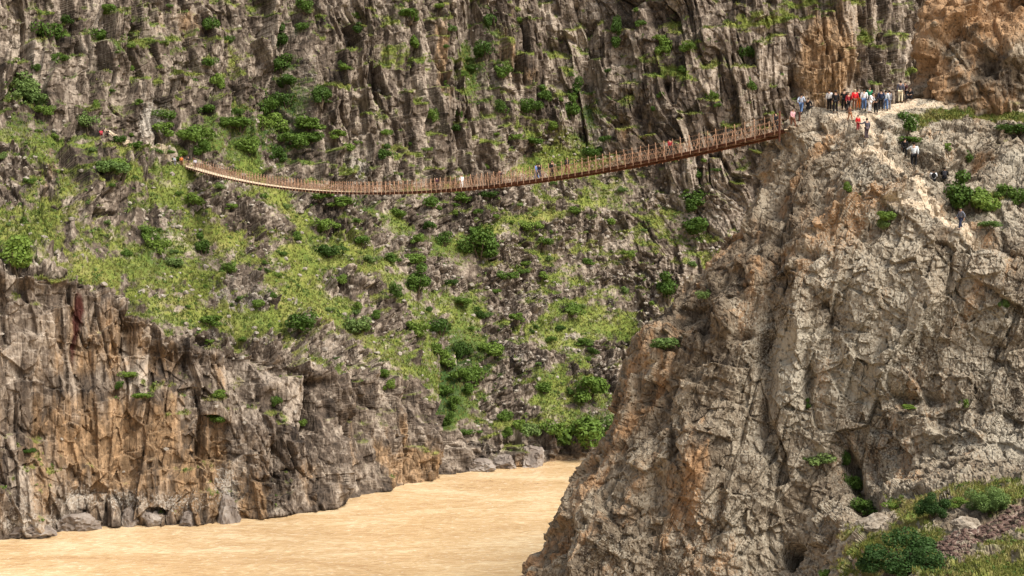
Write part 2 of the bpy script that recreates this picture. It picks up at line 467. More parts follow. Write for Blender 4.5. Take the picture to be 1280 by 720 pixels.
disp += blobs(fpx, fpy, [(252, 560, 5, 90, -2.6), (162, 430, 6, 60, -2.4), (92, 400, 8, 60, -2.0), (388, 520, 7, 50, -3.0), (438, 590, 8, 50, -3.4), (473, 540, 5, 60, -2.4), (562, 545, 6, 60, -3.0), (340, 464, 14, 8, -3.0), (396, 480, 12, 8, -2.6), (345, 570, 5, 60, -2.0), (512, 560, 5, 45, -2.0),
        (225, 455, 75, 24, -2.4), (130, 545, 60, 60, 1.2), (300, 540, 20, 80, 1.6), (415, 580, 12, 60, 1.6), (330, 505, 40, 16, -1.2), (500, 500, 26, 12, -1.6), (30, 610, 40, 40, 1.4), (120, 60, 45, 90, 3.0), (360, 95, 17, 85, -5.5), (386, 110, 13, 52, 3.0), (425, 120, 24, 100, 1.5), (590, 60, 17, 62, -4.5),
        (546, 105, 24, 100, 2.6), (735, 120, 15, 60, -4.5), (640, 60, 26, 60, 2.0), (130, 235, 42, 60, 2.5), (700, 140, 14, 40, 2.5),
        (455, 560, 10, 60, -2.6), (480, 545, 16, 60, 1.6), (566, 500, 12, 70, -3.0), (535, 560, 18, 45, 2.2), (415, 590, 14, 60, 2.0),
        (165, 400, 8, 60, -1.5), (1035, 70, 34, 55, 2.4), (994, 113, 8, 14, -4.0), (1168, 50, 16, 60, -9.0), (240, 500, 40, 100, 1.2), (150, 560, 18, 90, -1.5),
        (300, 470, 12, 120, -1.6), (35, 560, 40, 70, -2.0), (60, 380, 12, 60, 1.4), (320, 560, 20, 90, 1.5), (275, 560, 8, 70, -1.2),
        (205, 30, 20, 60, 1.5), (290, 50, 13, 70, -3.0), (500, 60, 12, 70, 2.0), (850, 120, 40, 60, 2.0), (780, 60, 14, 60, -2.0), (880, 330, 30, 60, -2)])
fade = sstep(0, 8, np.arange(H_))[:, None] * np.where(np.arange(H_) >= H_ - 4, 0.2, 1)[:, None]
FD = FN.copy(); FD[..., 2] *= (1 - .85 * np.maximum(cliff, .6 * outc.reshape(sh)))
FD /= np.maximum(np.linalg.norm(FD, axis=-1, keepdims=True), 1e-6)
FQ = FP + FD * (disp * fade)[..., None]
QN = grid_normals(np.stack([blur(FQ[..., k], 2.4, 2.6) for k in range(3)], -1))
upn = blur(np.clip(QN[..., 2], 0, 1), 1.5, 2.0)
gpaint = blobs(fpx, fpy, [(275, 395, 75, 34, .55, 22), (120, 348, 55, 18, .45, 15), (215, 240, 24, 40, .4), (265, 175, 50, 45, .30), (345, 165, 50, 45, .35),
        (375, 345, 35, 30, .35, 40), (330, 300, 60, 40, .2), (400, 390, 40, 14, .35, 10), (690, 190, 60, 26, 1.0, 10), (740, 205, 40, 20, .5), (755, 200, 40, 25, .3), (588, 75, 13, 50, .75),
        (620, 60, 12, 40, .35), (480, 74, 34, 18, .9, 25), (510, 14, 40, 12, .45), (300, 70, 16, 60, .4, -20), (358, 110, 14, 80, .55),
        (560, 420, 60, 60, .28), (600, 470, 50, 40, .28), (700, 440, 80, 50, .22), (640, 300, 100, 60, .18), (450, 320, 60, 60, .25),
        (850, 290, 40, 40, .3), (880, 310, 24, 12, .5, 20), (800, 250, 50, 16, .35, 30), (740, 550, 40, 20, .55), (735, 130, 13, 40, .6), (960, 24, 44, 11, 1.2, -10), (1080, 46, 26, 13, 1.2), (1130, 90, 20, 10, .5, 20),
        (840, 88, 44, 8, .8, 25), (20, 320, 24, 14, .5), (40, 130, 30, 40, .4), (60, 60, 22, 40, .35), (120, 70, 14, 40, .25), (130, 215, 30, 20, .45), (150, 300, 60, 10, .3, 20),
        (185, 480, 22, 8, .5), (275, 515, 14, 10, .45), (270, 490, 16, 7, .4), (570, 480, 8, 40, .5), (215, 400, 30, 12, .3, 20), (150, 470, 8, 6, .5), (230, 470, 20, 7, .4),
        (560, 30, 10, 30, .2), (740, 300, 60, 20, .25, 25), (790, 430, 20, 30, .35), (250, 270, 16, 16, .4), (60, 215, 40, 8, .35, 20), (200, 300, 12, 30, .35, -30), (-200, 300, 120, 60, .3),
        (1000, 4, 30, 6, .8), (1050, 2, 30, 8, .6), (690, 170, 40, 20, .3), (840, 180, 100, 30, -.2), (100, 500, 130, 100, -.25), (330, 540, 80, 60, -.1), (455, 100, 40, 60, -.1), (545, 110, 22, 60, -.2),
        (1030, 80, 35, 40, -.5), (190, 170, 30, 30, -.5), (280, 330, 24, 20, -.2), (470, 500, 40, 40, -.1)])
gz = fbm(Pw / np.array([7, 7, 3.5], np.float32) + 3, 51, 7, .78).reshape(sh)
base_slope = (1 - cliff) * 0.20 + cliff * 0.0
grass = base_slope + 0.80 * (upn - 0.42) + gpaint * 0.60 + 0.95 * gz - .32 * (outc.reshape(sh) - .5) * (1 - cliff) + .23 * high + .045
grass = np.clip(grass, 0, 1.2)
grass[:5] = 0
grass *= sstep(0, 16, wl_row - fpy)
lush = .10 + np.clip(blobs(fpx, fpy, [(358, 110, 25, 90, .9), (320, 165, 70, 40, .6), (600, 70, 25, 60, .5), (735, 130, 20, 50, .9), (590, 460, 60, 50, .6),
        (200, 300, 20, 40, .6), (40, 130, 40, 40, .5), (740, 540, 40, 30, .7), (570, 480, 12, 60, .7), (860, 280, 20, 30, .5), (450, 250, 40, 20, .5), (540, 320, 40, 60, .4), (100, 90, 120, 100, .25)]), 0, 1)
tint = np.clip(np.where(lowf > .5, .42 * lc + .34 * nc + .24 * cc, .40 * ac + .32 * bc + .28 * cc), 0, 1).reshape(sh)
wst = fbm(Pw * np.array([1 / 3.0, 1 / 3.0, 1 / 26], np.float32) + 5, 61, 4).reshape(sh)
tint = tint * (1 - .55 * sstep(7, 1, wl_row - fpy))                     # wet rock along the water
warm = low * (.25 + .60 * wst - .30 * sstep(250, 330, fpx) * sstep(30, 110, wl_row - fpy) - .12 * sstep(40, 10, fpy - ct_row)) + (1 - low) * (.02 + .30 * wst) + \
    blobs(fpx, fpy, [(1030, 75, 36, 55, 1.2), (800, 170, 60, 40, .4), (545, 75, 9, 60, .75), (630, 60, 10, 50, .5), (655, 95, 25, 15, .5), (225, 30, 30, 40, .4), (510, 575, 40, 30, .5),
        (160, 560, 150, 70, .46), (60, 200, 16, 60, .45), (70, 430, 60, 60, .25), (285, 600, 30, 40, .3), (740, 575, 60, 6, 1.0), (150, 185, 40, 9, .3), (250, 215, 16, 8, .5), (650, 588, 60, 6, .3), (130, 480, 120, 14, -.35), (620, 560, 60, 25, -.2)])
pale = .05 + .25 * fbm(Pw / 5.0 + 30, 71, 3).reshape(sh) + blobs(fpx, fpy, [(185, 150, 24, 32, .75), (440, 215, 24, 30, .6), (385, 110, 12, 45, .35), (440, 100, 30, 90, .2), (660, 70, 40, 60, .2),
        (150, 625, 150, 18, .5), (30, 655, 60, 14, .6), (285, 600, 16, 40, .4), (290, 380, 50, 30, .35), (640, 420, 60, 50, .15), (600, 560, 40, 18, .35), (380, 380, 40, 20, .3), (770, 20, 60, 40, .25), (720, 400, 60, 80, .2)])
pale = pale + (1 - cliff) * .14
red = blobs(fpx, fpy, [(101, 388, 10, 36, .8), (94, 440, 6, 34, .6)])
trail = np.clip(1.25 - polydist(fpx, fpy, [(118, 166), (150, 177), (175, 184), (205, 197), (238, 207)]) / 3.2, 0, 1)
trail = np.maximum(trail, np.clip(blobs(fpx, fpy, [(155, 181, 16, 5, 1.0), (245, 218, 14, 6, .6), (740, 574, 30, 3, 1.0)]), 0, 1))
far_attr = dict(grass=grass, tint=tint, warm=warm, pale=pale, red=red, lush=lush, trail=trail)
far_bank = grid_mesh("cliff", FQ, far_attr, MAT_FAR, label="dark columnar rock wall with grassy slopes on the far bank of the river", cat="cliff")
# ------------------------------------------------------------------ near headland and the rock outcrop on it
def ridge(sil, ytop, px_right, tab_x, tab_y, tab, y_bot, nu, nv, roll_px, roll_m, back_dir, back_len, nback):
    """A headland: front seen from the camera side, rolled over its left edge and its top edge and swept back."""
    sy, sx = np.array([s[0] for s in sil], float), np.array([s[1] for s in sil], float)
    tx, ty = np.array([s[0] for s in ytop], float), np.array([s[1] for s in ytop], float)
    u = np.linspace(0, 1, nu); u = u ** 1.25
    v = np.linspace(0, 1, nv)
    top_y = np.interp(tx[0] + (px_right - tx[0]) * u, tx, ty)
    py = y_bot + (top_y[None] - y_bot) * v[:, None]
    yy = np.arange(-300, 1300, 1.0)
    silh = blur(np.interp(yy, sy, sx)[None], 0, 5)[0]
    s = np.interp(py, yy, silh)
    px = s + (px_right - s) * u[None]
    gx = np.arange(tab_x[0], tab_x[-1] + 1, 4.0); gy = np.arange(tab_y[0], tab_y[-1] + 1, 4.0)
    T = np.array([np.interp(gx, tab_x, r) for r in tab])
    T = np.array([np.interp(gy, tab_y, T[:, j]) for j in range(len(gx))]).T
    T = blur(T, 3.0, 5.0)
    fxi = np.clip((px - gx[0]) / 4.0, 0, len(gx) - 1.001); fyi = np.clip((py - gy[0]) / 4.0, 0, len(gy) - 1.001)
    i0, j0 = fyi.astype(int), fxi.astype(int); a, b = fyi - i0, fxi - j0
    D = (T[i0, j0] * (1 - a) * (1 - b) + T[i0 + 1, j0] * a * (1 - b) + T[i0, j0 + 1] * (1 - a) * b + T[i0 + 1, j0 + 1] * a * b)
    r = np.clip(1 - (px - s) / roll_px, 0, 1)
    D = D + roll_m * (1 - np.sqrt(1 - np.minimum(r, .999) ** 2))
    P = at(px, py, D)
    return P, px, py

def sweep_back(name, P, dirs_left, dirs_top, lens, attrs, mat, label, cat, kind):
    """Closes the back: sweeps the left edge and then the top edge of the front sheet away from the river view."""
    chain = np.concatenate([P[:, 0], P[-1, 1:]], 0)
    n1 = P.shape[0]
    dirs = np.concatenate([np.repeat(np.array([dirs_left]), n1, 0), np.repeat(np.array([dirs_top]), P.shape[1] - 1, 0)], 0)
    dirs = np.stack([blur(dirs[None, :, k], 0, 12)[0] for k in range(3)], -1)
    rows = [chain + dirs * L for L in lens]
    B = np.array(rows)
    n = fbm((B.reshape(-1, 3) / 6.0).astype(np.float32), 5, 3).reshape(B.shape[:2])
    w = np.clip(np.array(lens) / 6.0, 0, 1)[:, None] * n * 0.9
    B[..., 2] += w; B[..., 0] += w * .4
    at2 = {k: np.repeat(np.concatenate([a[:, 0], a[-1, 1:]], 0)[None], len(lens), 0) for k, a in attrs.items()}
    return B, at2

def two_sheets(name, P, B, attrs, battrs, mat, keep, kind, label, cat):
    """Front and back sheet joined into one mesh object."""
    o = grid_mesh(name, P, attrs, mat, keep, kind, label, cat)
    o2 = grid_mesh(name + "_back", B[:, ::-1], {k: v[:, ::-1] for k, v in battrs.items()}, mat)
    bm = bmesh.new(); bm.from_mesh(o.data); bm.from_mesh(o2.data); bm.to_mesh(o.data); bm.free()
    me2 = o2.data; bpy.data.objects.remove(o2); bpy.data.meshes.remove(me2)
    return o

SIL_A = [(100, 985), (152, 985), (200, 962), (250, 944), (285, 925), (320, 896), (360, 870), (400, 846), (425, 812), (445, 800), (480, 784),
         (515, 778), (545, 766), (575, 742), (600, 728), (640, 706), (680, 683), (720, 660), (900, 565), (1080, 470), (1300, 400)]
TOP_A = [(985, 152), (993, 143), (1001, 136), (1012, 133), (1050, 137), (1100, 134), (1145, 124), (1200, 126), (1300, 122), (1500, 116)]
TX = [440, 560, 700, 850, 1000, 1100, 1150, 1200, 1280, 1500]
TY = [100, 120, 140, 165, 200, 240, 290, 340, 450, 560, 600, 630, 665, 720, 800, 900, 1080]
TA = [[120, 120, 118, 116, 115, 121, 122, 122, 122, 122],
      [119, 118, 116, 114, 112.5, 118, 119, 119.5, 120, 119],
      [117, 116, 115, 113, 111, 113.5, 116, 117, 117, 115],
      [116, 115, 114, 112, 110, 110, 113, 113.2, 113.5, 113],
      [114, 113, 112, 111, 109, 106.5, 108, 111.5, 112, 111],
      [113, 112, 111, 109.5, 108, 104.5, 103.5, 106.5, 108.5, 107],
      [112, 111, 110, 108, 106.5, 103, 101.5, 100, 102, 102],
      [111, 110, 109, 107, 105, 102, 100.5, 99, 98.5, 97],
      [110, 109, 108, 106, 103.5, 101, 99.5, 98, 97, 95],
      [109, 108, 106.5, 104.5, 102.5, 100, 98, 96, 93, 88],
      [108, 107, 106, 104, 102, 99.5, 95.5, 93, 89, 82],
      [107.5, 106.5, 105.5, 103.5, 101.6, 96.5, 90, 87, 84, 76],
      [107, 106, 105, 103, 101, 88, 84, 81, 78.5, 70],
      [106, 105, 104, 102, 99.0, 79, 76, 73, 70.5, 62],
      [105, 104, 103, 100, 94, 70, 67, 64, 61, 54],
      [104, 103, 101, 97, 88, 62, 59, 56, 53, 46],
      [102, 101, 98, 92, 78, 54, 50, 47, 44, 38]]
AP, apx, apy = ridge(SIL_A, TOP_A, 1500, TX, TY, TA, 1075, 900, 1300, 150, 9.0, None, None, None)
AN = grid_normals(np.stack([blur(AP[..., k], 12, 9) for k in range(3)], -1))
AN = AN * np.sign((AN * (np.array([0, 0, CAM_H]) - AP)).sum(-1, keepdims=True) + 1e-9)
ash = AP.shape[:2]
Aw = AP.reshape(-1, 3).astype(np.float32)
# rock fabric leans like the left edge of the headland
t_ = math.radians(20)
Rt = np.array([[math.cos(t_), 0, -math.sin(t_)], [0, 1, 0], [math.sin(t_), 0, math.cos(t_)]], np.float32)
Ar = Aw @ Rt.T
wA = np.stack([fbm(Aw * .2, 111, 3), fbm(Aw * .2 + 40, 112, 3), fbm(Aw * .25 + 80, 113, 3)], -1)
g1 = fbm(Ar * np.array([1 / 8., 1 / 8., 1 / 20.], np.float32), 121, 5)
g2 = fbm(Ar * np.array([1 / 3.2, 1 / 3.2, 1 / 10.], np.float32), 125, 5, ridged=True)
Aq = Ar + wA * np.array([.45, .45, .8], np.float32)
fA1, frA1 = facets(Ar / np.array([6.0, 6.0, 9.0], np.float32) + wA * .1, 138)
fA2, frA2 = facets(Ar / np.array([2.1, 2.1, 2.9], np.float32) + wA * .1, 139)
fA3, frA3 = facets(Aw / .75 + wA * .1, 140)
he, hr, hb, hc, hj = columns(Aq, 4.2, 9.0, 131)
ke, kr, kb, kc, kj = columns(Aq, 1.5, 2.8, 132)
me_, mr, mb, mc, mj = columns(Aq + .2 * fbm(Aw * 1.5, 134, 2)[:, None], .55, .9, 133)
p1, p2, pr, pr2 = worley(Aw * (1 / .38) + wA, 135)
gA = sstep(0, .35, fbm(Aw / 6.0 + 60, 136, 3))
crA = (1 - sstep(0, .08, he)) * gA; crB = (1 - sstep(0, .12, ke)) * gA
pit = fbm(Aw * 1.3, 137, 4)
hill = sstep(-6, 10, apy - np.interp(apx, [900, 985, 1010, 1040, 1060, 1080, 1110, 1140, 1190, 1240, 1290, 1500], [990, 800, 722, 690, 655, 630, 622, 618, 610, 602, 592, 560]))
terr = np.clip(blobs(apx, apy, [(1085, 165, 45, 30, 1.0), (1060, 140, 60, 10, .8), (1110, 135, 40, 12, .9), (1160, 268, 45, 10, .9, 35), (1195, 288, 16, 7, .9), (1150, 225, 26, 14, .6), (1240, 255, 50, 22, .7), (1215, 143, 60, 7, 1.2), (1290, 150, 60, 8, 1)]), 0, 1)
soft = np.clip(np.maximum(hill, terr * .85), 0, 1).ravel()
d_rock = 1.5 * g1 + .2 * g2 + 1.0 * fA1 + .55 * fA2 + .24 * fA3 + .9 * (.6 * hr + .4 * hb - .5) + .35 * (kb - .5) + .10 * (mb - .5) - .35 * crA - .12 * crB + .16 * pit - .06 * sstep(.3, .0, p1)
d_soft = .35 * g1 + .5 * fA2 + .25 * fA3 + .35 * (hb - .5) + .18 * pit
dA = ((1 - soft) * d_rock + soft * d_soft).reshape(ash)
dA += blobs(apx, apy, [(1000, 168, 20, 22, 1.0), (1062, 590, 9, 34, -2.4, -20), (1080, 630, 14, 16, -1.6), (1010, 480, 8, 40, -1.0), (960, 470, 10, 90, -1.2), (1000, 400, 12, 60, .8), (908, 395, 18, 26, 1.2), (925, 418, 12, 6, -1.0),
        (1135, 500, 40, 8, -1.0), (1090, 440, 30, 60, .6), (1180, 350, 8, 40, -.5), (1040, 330, 8, 60, -.5), (1010, 290, 20, 22, .8), (1012, 322, 16, 6, -1.0), (1260, 215, 30, 26, 1.0), (1215, 205, 9, 12, -.8),
        (870, 560, 20, 60, .9), (820, 600, 8, 60, -.7), (965, 300, 6, 40, -.6), (1240, 310, 40, 5, -.8, 15), (1110, 225, 30, 3, -.5, 20)])
dA = blur(dA, .5, .5)
dA -= 6.5 * np.exp(-(((apx - 986) / 13.0) ** 2 + ((apy - 692) / 14.0) ** 2) ** 3)          # small cave
edge = sstep(0, 40, np.arange(ash[0])[::-1])[:, None] * .8 + .2
edge = np.minimum(edge, 1) * np.where(np.arange(ash[0]) > ash[0] - 3, .4, 1)[:, None]
AQ = AP + AN * (dA * edge)[..., None]
AQN = grid_normals(np.stack([blur(AQ[..., k], 2.3, 2.3) for k in range(3)], -1))
upA = np.abs(AQN[..., 2])
gpA = blobs(apx, apy, [(1085, 690, 24, 40, .35), (1200, 700, 90, 40, .2), (1215, 143, 55, 7, .8), (1150, 150, 20, 10, .4), (1275, 152, 30, 8, .9), (1240, 258, 45, 24, .55), (1112, 270, 16, 16, .5),
        (1020, 575, 22, 14, .5), (1060, 590, 8, 34, .7, -20), (1075, 630, 14, 16, .6), (1040, 155, 12, 10, .3), (1070, 230, 12, 14, .35), (1130, 505, 30, 5, .4), (1245, 180, 25, 12, .3),
        (1200, 145, 90, 6, .4), (1255, 330, 12, 14, .4), (1215, 500, 6, 18, .4), (985, 345, 6, 20, .3), (1185, 262, 20, 8, .3), (1260, 285, 22, 10, .3), (1015, 190, 14, 10, .3), (1140, 155, 18, 8, .4), (1225, 590, 40, 12, .35), (1092, 648, 26, 15, -1.3), (1204, 652, 22, 14, -1.3), (1015, 650, 30, 60, -.6),
        (1250, 680, 60, 9, -.5, -18), (1165, 200, 12, 20, .2), (880, 365, 8, 10, .4), (835, 425, 16, 8, .5)])
gzA = fbm(Aw / 2.5 + 3, 151, 4).reshape(ash)
grassA = hill * .50 + .65 * (upA - .62) + gpA * .85 + .34 * gzA - .04
trailA = np.clip(1.4 - polydist(apx, apy, [(1222, 304), (1205, 292), (1188, 280), (1165, 263), (1135, 254), (1112, 250)]) / 5.5, 0, 1)
trailA = np.maximum(trailA, np.clip(1.3 - polydist(apx, apy, [(1170, 262), (1158, 240), (1140, 212), (1108, 196), (1096, 172), (1080, 150), (1110, 138), (1140, 128)]) / 8.0, 0, 1))
trailA = np.maximum(trailA, np.clip(1.2 - polydist(apx, apy, [(1135, 135), (1200, 136), (1290, 140)]) / 4.0, 0, 1) * .8)
trailA = np.maximum(trailA, np.clip(blobs(apx, apy, [(1085, 175, 30, 20, .8), (1060, 145, 45, 8, .7)]), 0, 1))
trailA = trailA * sstep(-.6, .0, gzA + .3)
grassA = np.clip(grassA - trailA * .8, 0, 1.2)
lushA = np.clip(blobs(apx, apy, [(1060, 590, 14, 40, .9), (1240, 255, 60, 30, .3), (1080, 640, 25, 25, .7), (1215, 143, 60, 9, .1), (1100, 690, 40, 30, .2)]), 0, 1)
tintA = np.clip(.34 * frA1 + .34 * frA2 + .32 * frA3, 0, 1).reshape(ash)
wA_ = fbm(Ar * np.array([1 / 2.2, 1 / 2.2, 1 / 12.], np.float32) + 5, 161, 6, .65).reshape(ash)
roll = np.clip(1 - (apx - np.interp(apy, [s[0] for s in SIL_A], [s[1] for s in SIL_A])) / 150, 0, 1)
warmA = .14 + .95 * wA_ + .24 * roll * sstep(180, 360, apy) + .25 * blobs(apx, apy, [(1050, 300, 30, 60, 1.0), (950, 440, 30, 90, 1.0), (1100, 240, 60, 30, .8), (1225, 205, 16, 14, 3.0), (1130, 600, 30, 12, 1.5), (1110, 160, 60, 20, .8), (990, 250, 40, 40, .5), (850, 620, 90, 60, .5)]) - hill * .2
paleA = .46 + .34 * fbm(Aw / 2.6 + 30, 171, 4).reshape(ash) + blobs(apx, apy, [(1130, 400, 140, 120, .16), (1250, 550, 60, 40, .2), (1265, 220, 20, 26, .3), (980, 430, 14, 40, .2), (1060, 470, 60, 60, .1), (1110, 170, 50, 30, .2), (860, 480, 60, 100, -.2)]) - .22 * roll - hill * .15
redA = 1.0 * np.clip(1.25 - polydist(apx, apy, [(1185, 690), (1215, 672), (1250, 655), (1300, 637)]) / 14.0, 0, 1)
a_attr = dict(grass=grassA - redA, tint=tintA, warm=warmA, pale=paleA - redA * .2, red=redA * .42, lush=lushA, trail=trailA)
BA, BAat = sweep_back("headland", AQ, (.58, .80, -.02), (.25, .95, -.16), (0, 1.5, 3.5, 7, 12, 20, 32, 48), a_attr, MAT_NEAR, None, None, None)
tq = (trailA[:-1, :-1] + trailA[1:, 1:] + trailA[1:, :-1] + trailA[:-1, 1:]) / 4
is_path = (tq > .55) & (upA[:-1, :-1] > .2)
headland = two_sheets("hillside", AQ, BA, a_attr, BAat, MAT_NEAR, ~is_path, 'structure', "pale lichen covered rock headland with a grassy foot on the near bank", "headland")
path = grid_mesh("path", AQ, a_attr, MAT_NEAR, is_path, 'structure', "trodden pale dirt and rock footpath climbing over the headland to the bridge", "path")

SIL_B = [(-200, 1262), (-110, 1232), (-40, 1200), (0, 1183), (14, 1172), (30, 1160), (60, 1152), (90, 1145), (120, 1142), (140, 1141), (190, 1138)]
TOP_B = [(1232, -110), (1300, -140), (1400, -150), (1500, -150)]
TBX = [1130, 1160, 1200, 1240, 1280, 1500]
TBY = [-160, -60, 0, 36, 44, 100, 136, 150, 190]
TB = [[128, 127, 126, 126, 125, 122], [124, 123, 122, 121, 120, 117], [122, 121, 120, 119.3, 118, 115], [121, 120, 119, 118.5, 117.5, 115],
      [120, 118.6, 117.2, 117, 116.5, 114.5], [119.5, 118, 116.5, 116.3, 115.8, 114], [119, 117.8, 116.2, 116, 115.5, 114], [119, 118, 117, 116.6, 116, 115], [118, 117, 116, 115.5, 115, 114]]
BP, bpx, bpy_ = ridge(SIL_B, TOP_B, 1500, TBX, TBY, TB, 185, 230, 260, 40, 3.5, None, None, None)
BN = grid_normals(np.stack([blur(BP[..., k], 6, 5) for k in range(3)], -1))
BN = BN * np.sign((BN * (np.array([0, 0, CAM_H]) - BP)).sum(-1, keepdims=True) + 1e-9)
bsh = BP.shape[:2]
Bw = BP.reshape(-1, 3).astype(np.float32)
wB = np.stack([fbm(Bw * .3, 211, 2), fbm(Bw * .3 + 40, 212, 2), fbm(Bw * .3 + 80, 213, 2)], -1) * .4
n1_ = fbm(Bw / 5.0, 221, 5)
tb = math.radians(-24)
RB = np.array([[math.cos(tb), 0, -math.sin(tb)], [0, 1, 0], [math.sin(tb), 0, math.cos(tb)]], np.float32)
Bq = (Bw + wB) @ RB.T
oe, orr, ob, or2, _ = columns(Bq, 3.2, 3.4, 231)
qe, qr, qb, qr2, _ = columns(Bq, 1.1, 1.2, 232)
_, rr_, rb_, _, _ = columns(Bq, .45, .6, 233)
fB1, frB1 = facets(Bq / 4.2, 238)
fB2, frB2 = facets(Bq / 1.5, 239)
dB = (.8 * n1_ + 1.0 * fB1 + .5 * fB2 + 1.1 * (ob - .5) + .4 * (orr - .5) - .4 * (1 - sstep(0, .08, oe)) + .45 * (qb - .5) + .2 * (rb_ - .5) + .15 * fbm(Bw / .5, 233, 3)).reshape(bsh)
dB = blur(dB, .8, .8)
BQ = BP + BN * dB[..., None]
tintB = np.clip(.5 * or2 + .5 * qr2, 0, 1).reshape(bsh)
warmB = .46 + .4 * fbm(Bw * np.array([1 / 2., 1 / 2., 1 / 5.], np.float32), 241, 4).reshape(bsh) + blobs(bpx, bpy_, [(1180, 10, 40, 28, .5), (1162, 80, 14, 40, .4), (1250, 20, 30, 30, .35), (1240, 90, 60, 30, -.25), (1185, 60, 18, 12, -.4)])
paleB = .22 + .25 * fbm(Bw / 1.5, 242, 4).reshape(bsh)
zB = np.zeros(bsh)
b_attr = dict(grass=np.clip(blobs(bpx, bpy_, [(1270, 128, 30, 6, .5), (1262, 20, 4, 30, .3)]), 0, 1), tint=tintB, warm=warmB, pale=paleB, red=zB, lush=zB, trail=zB)
BB, BBat = sweep_back("outcrop", BQ, (.45, .88, -.02), (.1, .9, -.35), (0, 1, 2.5, 5, 9, 15, 24), b_attr, MAT_NEAR, None, None, None)
outcrop = two_sheets("rock_outcrop", BQ, BB, b_attr, BBat, MAT_NEAR, None, 'thing', "massive orange brown rock outcrop rising over the footpath at the top of the headland", "rock")

# ------------------------------------------------------------------ river and ground sheets
def sheet(name, x0, x1, y0, y1, z, mat, label, n=2):
    xs, ys = np.linspace(x0, x1, n), np.linspace(y0, y1, n)
    X, Y = np.meshgrid(xs, ys)
    return grid_mesh(name, np.stack([X, Y, np.full_like(X, z)], -1), {}, mat, label=label, cat=name)
g = NT("muddy_water")
cw = g.coord((0.26, 0.60, 1), (0, 0, math.radians(-37)))
cw2 = g.coord((1.1, 1.9, 1), (0, 0, math.radians(-25)))
w1, w2 = g.noise(cw, 1.0, 5, 0.62, 2.2), g.noise(cw2, 1.0, 5, 0.6, 0.8)
w3 = g.noise(g.coord((0.03, 0.08, 1), (0, 0, math.radians(-37))), 1.0, 4, 0.6, 1.5)
wc = g.ramp(g.math('ADD', g.math('MULTIPLY', w1, .5), g.math('MULTIPLY', w3, .5)), [(.3, (.44, .265, .12)), (.50, (.62, .43, .23)), (.64, (.76, .60, .385))])
wc = g.mix(g.rng(w2, .54, .72, 0, .55), wc, (.88, .78, .60))
MAT_WATER = g.out(wc, g.bump(g.math('ADD', w1, g.math('MULTIPLY', w2, .5)), .6, .45), .16)
g.bsdf.inputs["Specular IOR Level"].default_value = 0.6
water = sheet("river", -600, 700, -300, 700, 0.0, MAT_WATER, "muddy tan river flowing through the gorge")
ground = sheet("ground", -4000, 4000, -4000, 4000, -9.0, plain("river_bed", (.16, .12, .08), .95, .3, .5), "bare brown ground under the river")
# ------------------------------------------------------------------ where things stand: nearest visible ground point for a photo pixel
class Ground:
    def __init__(self, grids):
        buf = np.full((760, 1400), -1, np.int64)
        pts = np.concatenate([g_.reshape(-1, 3) for g_ in grids], 0)
        x, y = project(pts)
        xi, yi = np.round(x).astype(int) + 60, np.round(y).astype(int) + 20
        ok = np.nonzero((xi >= 0) & (xi < 1400) & (yi >= 0) & (yi < 760))[0]
        ok = ok[np.argsort(-pts[ok, 1], kind='stable')]
        buf[yi[ok], xi[ok]] = ok
        self.buf, self.pts = buf, pts
    def __call__(self, px, py):
        x, y = int(round(px)) + 60, int(round(py)) + 20
        for r in range(0, 14):
            w = self.buf[max(0, y - r):y + r + 1, max(0, x - r):x + r + 1]
            w = w[w >= 0]
            if len(w):
                return Vector(self.pts[w[np.argmin(self.pts[w, 1])]])
        raise ValueError((px, py))
G_FAR = Ground([FQ]); G_NEAR = Ground([AQ])

def raw_mesh(name, V, faces_n, mat, smooth=False):
    """Mesh from vertex array with faces of n consecutive vertices."""
    V = np.asarray(V, np.float32); nf = len(V) // faces_n
    me = bpy.data.meshes.new(name)
    me.vertices.add(len(V)); me.vertices.foreach_set("co", V.ravel())
    me.loops.add(len(V)); me.loops.foreach_set("vertex_index", np.arange(len(V), dtype=np.int32))
    me.polygons.add(nf)
    me.polygons.foreach_set("loop_start", np.arange(0, len(V), faces_n, dtype=np.int32))
    me.polygons.foreach_set("loop_total", np.full(nf, faces_n, np.int32))
    me.update(); me.validate(); me.materials.append(mat)
    return me

def link(name, me, parent=None, loc=None):
    o = bpy.data.objects.new(name, me); COL.objects.link(o)
    if parent is not None: o.parent = parent
    if loc is not None: o.location = loc
    return o

# ------------------------------------------------------------------ shrubs
def leaf_material(name, lo, hi):
    g = NT(name)
    oi = g.n.new("ShaderNodeObjectInfo")
    n = g.noise(g.coord(), 3.0, 3)
    v = g.math('ADD', g.math('MULTIPLY', oi.outputs["Random"], .6), g.math('MULTIPLY', n, .5))
    c = g.mix(g.rng(v, .2, .9), lo, hi)
    g.out(c, None, .65)
    tr = g.n.new("ShaderNodeBsdfTranslucent"); g.l.new(c, tr.inputs[0])
    mx = g.n.new("ShaderNodeMixShader"); mx.inputs[0].default_value = .22
    g.l.new(g.bsdf.outputs[0], mx.inputs[1]); g.l.new(tr.outputs[0], mx.inputs[2])
    g.l.new(mx.outputs[0], g.n["Material Output"].inputs[0])
    return g.m
LEAF = {'d': leaf_material("dark_leaves", (.040, .080, .012), (.080, .140, .022)),
        'm': leaf_material("green_leaves", (.075, .135, .020), (.145, .215, .036)),
        'p': leaf_material("pale_leaves", (.11, .175, .045), (.16, .225, .065))}
LEAF['k'] = leaf_material("deep_green_leaves", (.020, .052, .012), (.048, .098, .020))
BARK = plain("bark", (.10, .075, .05), .95, .4, 8)

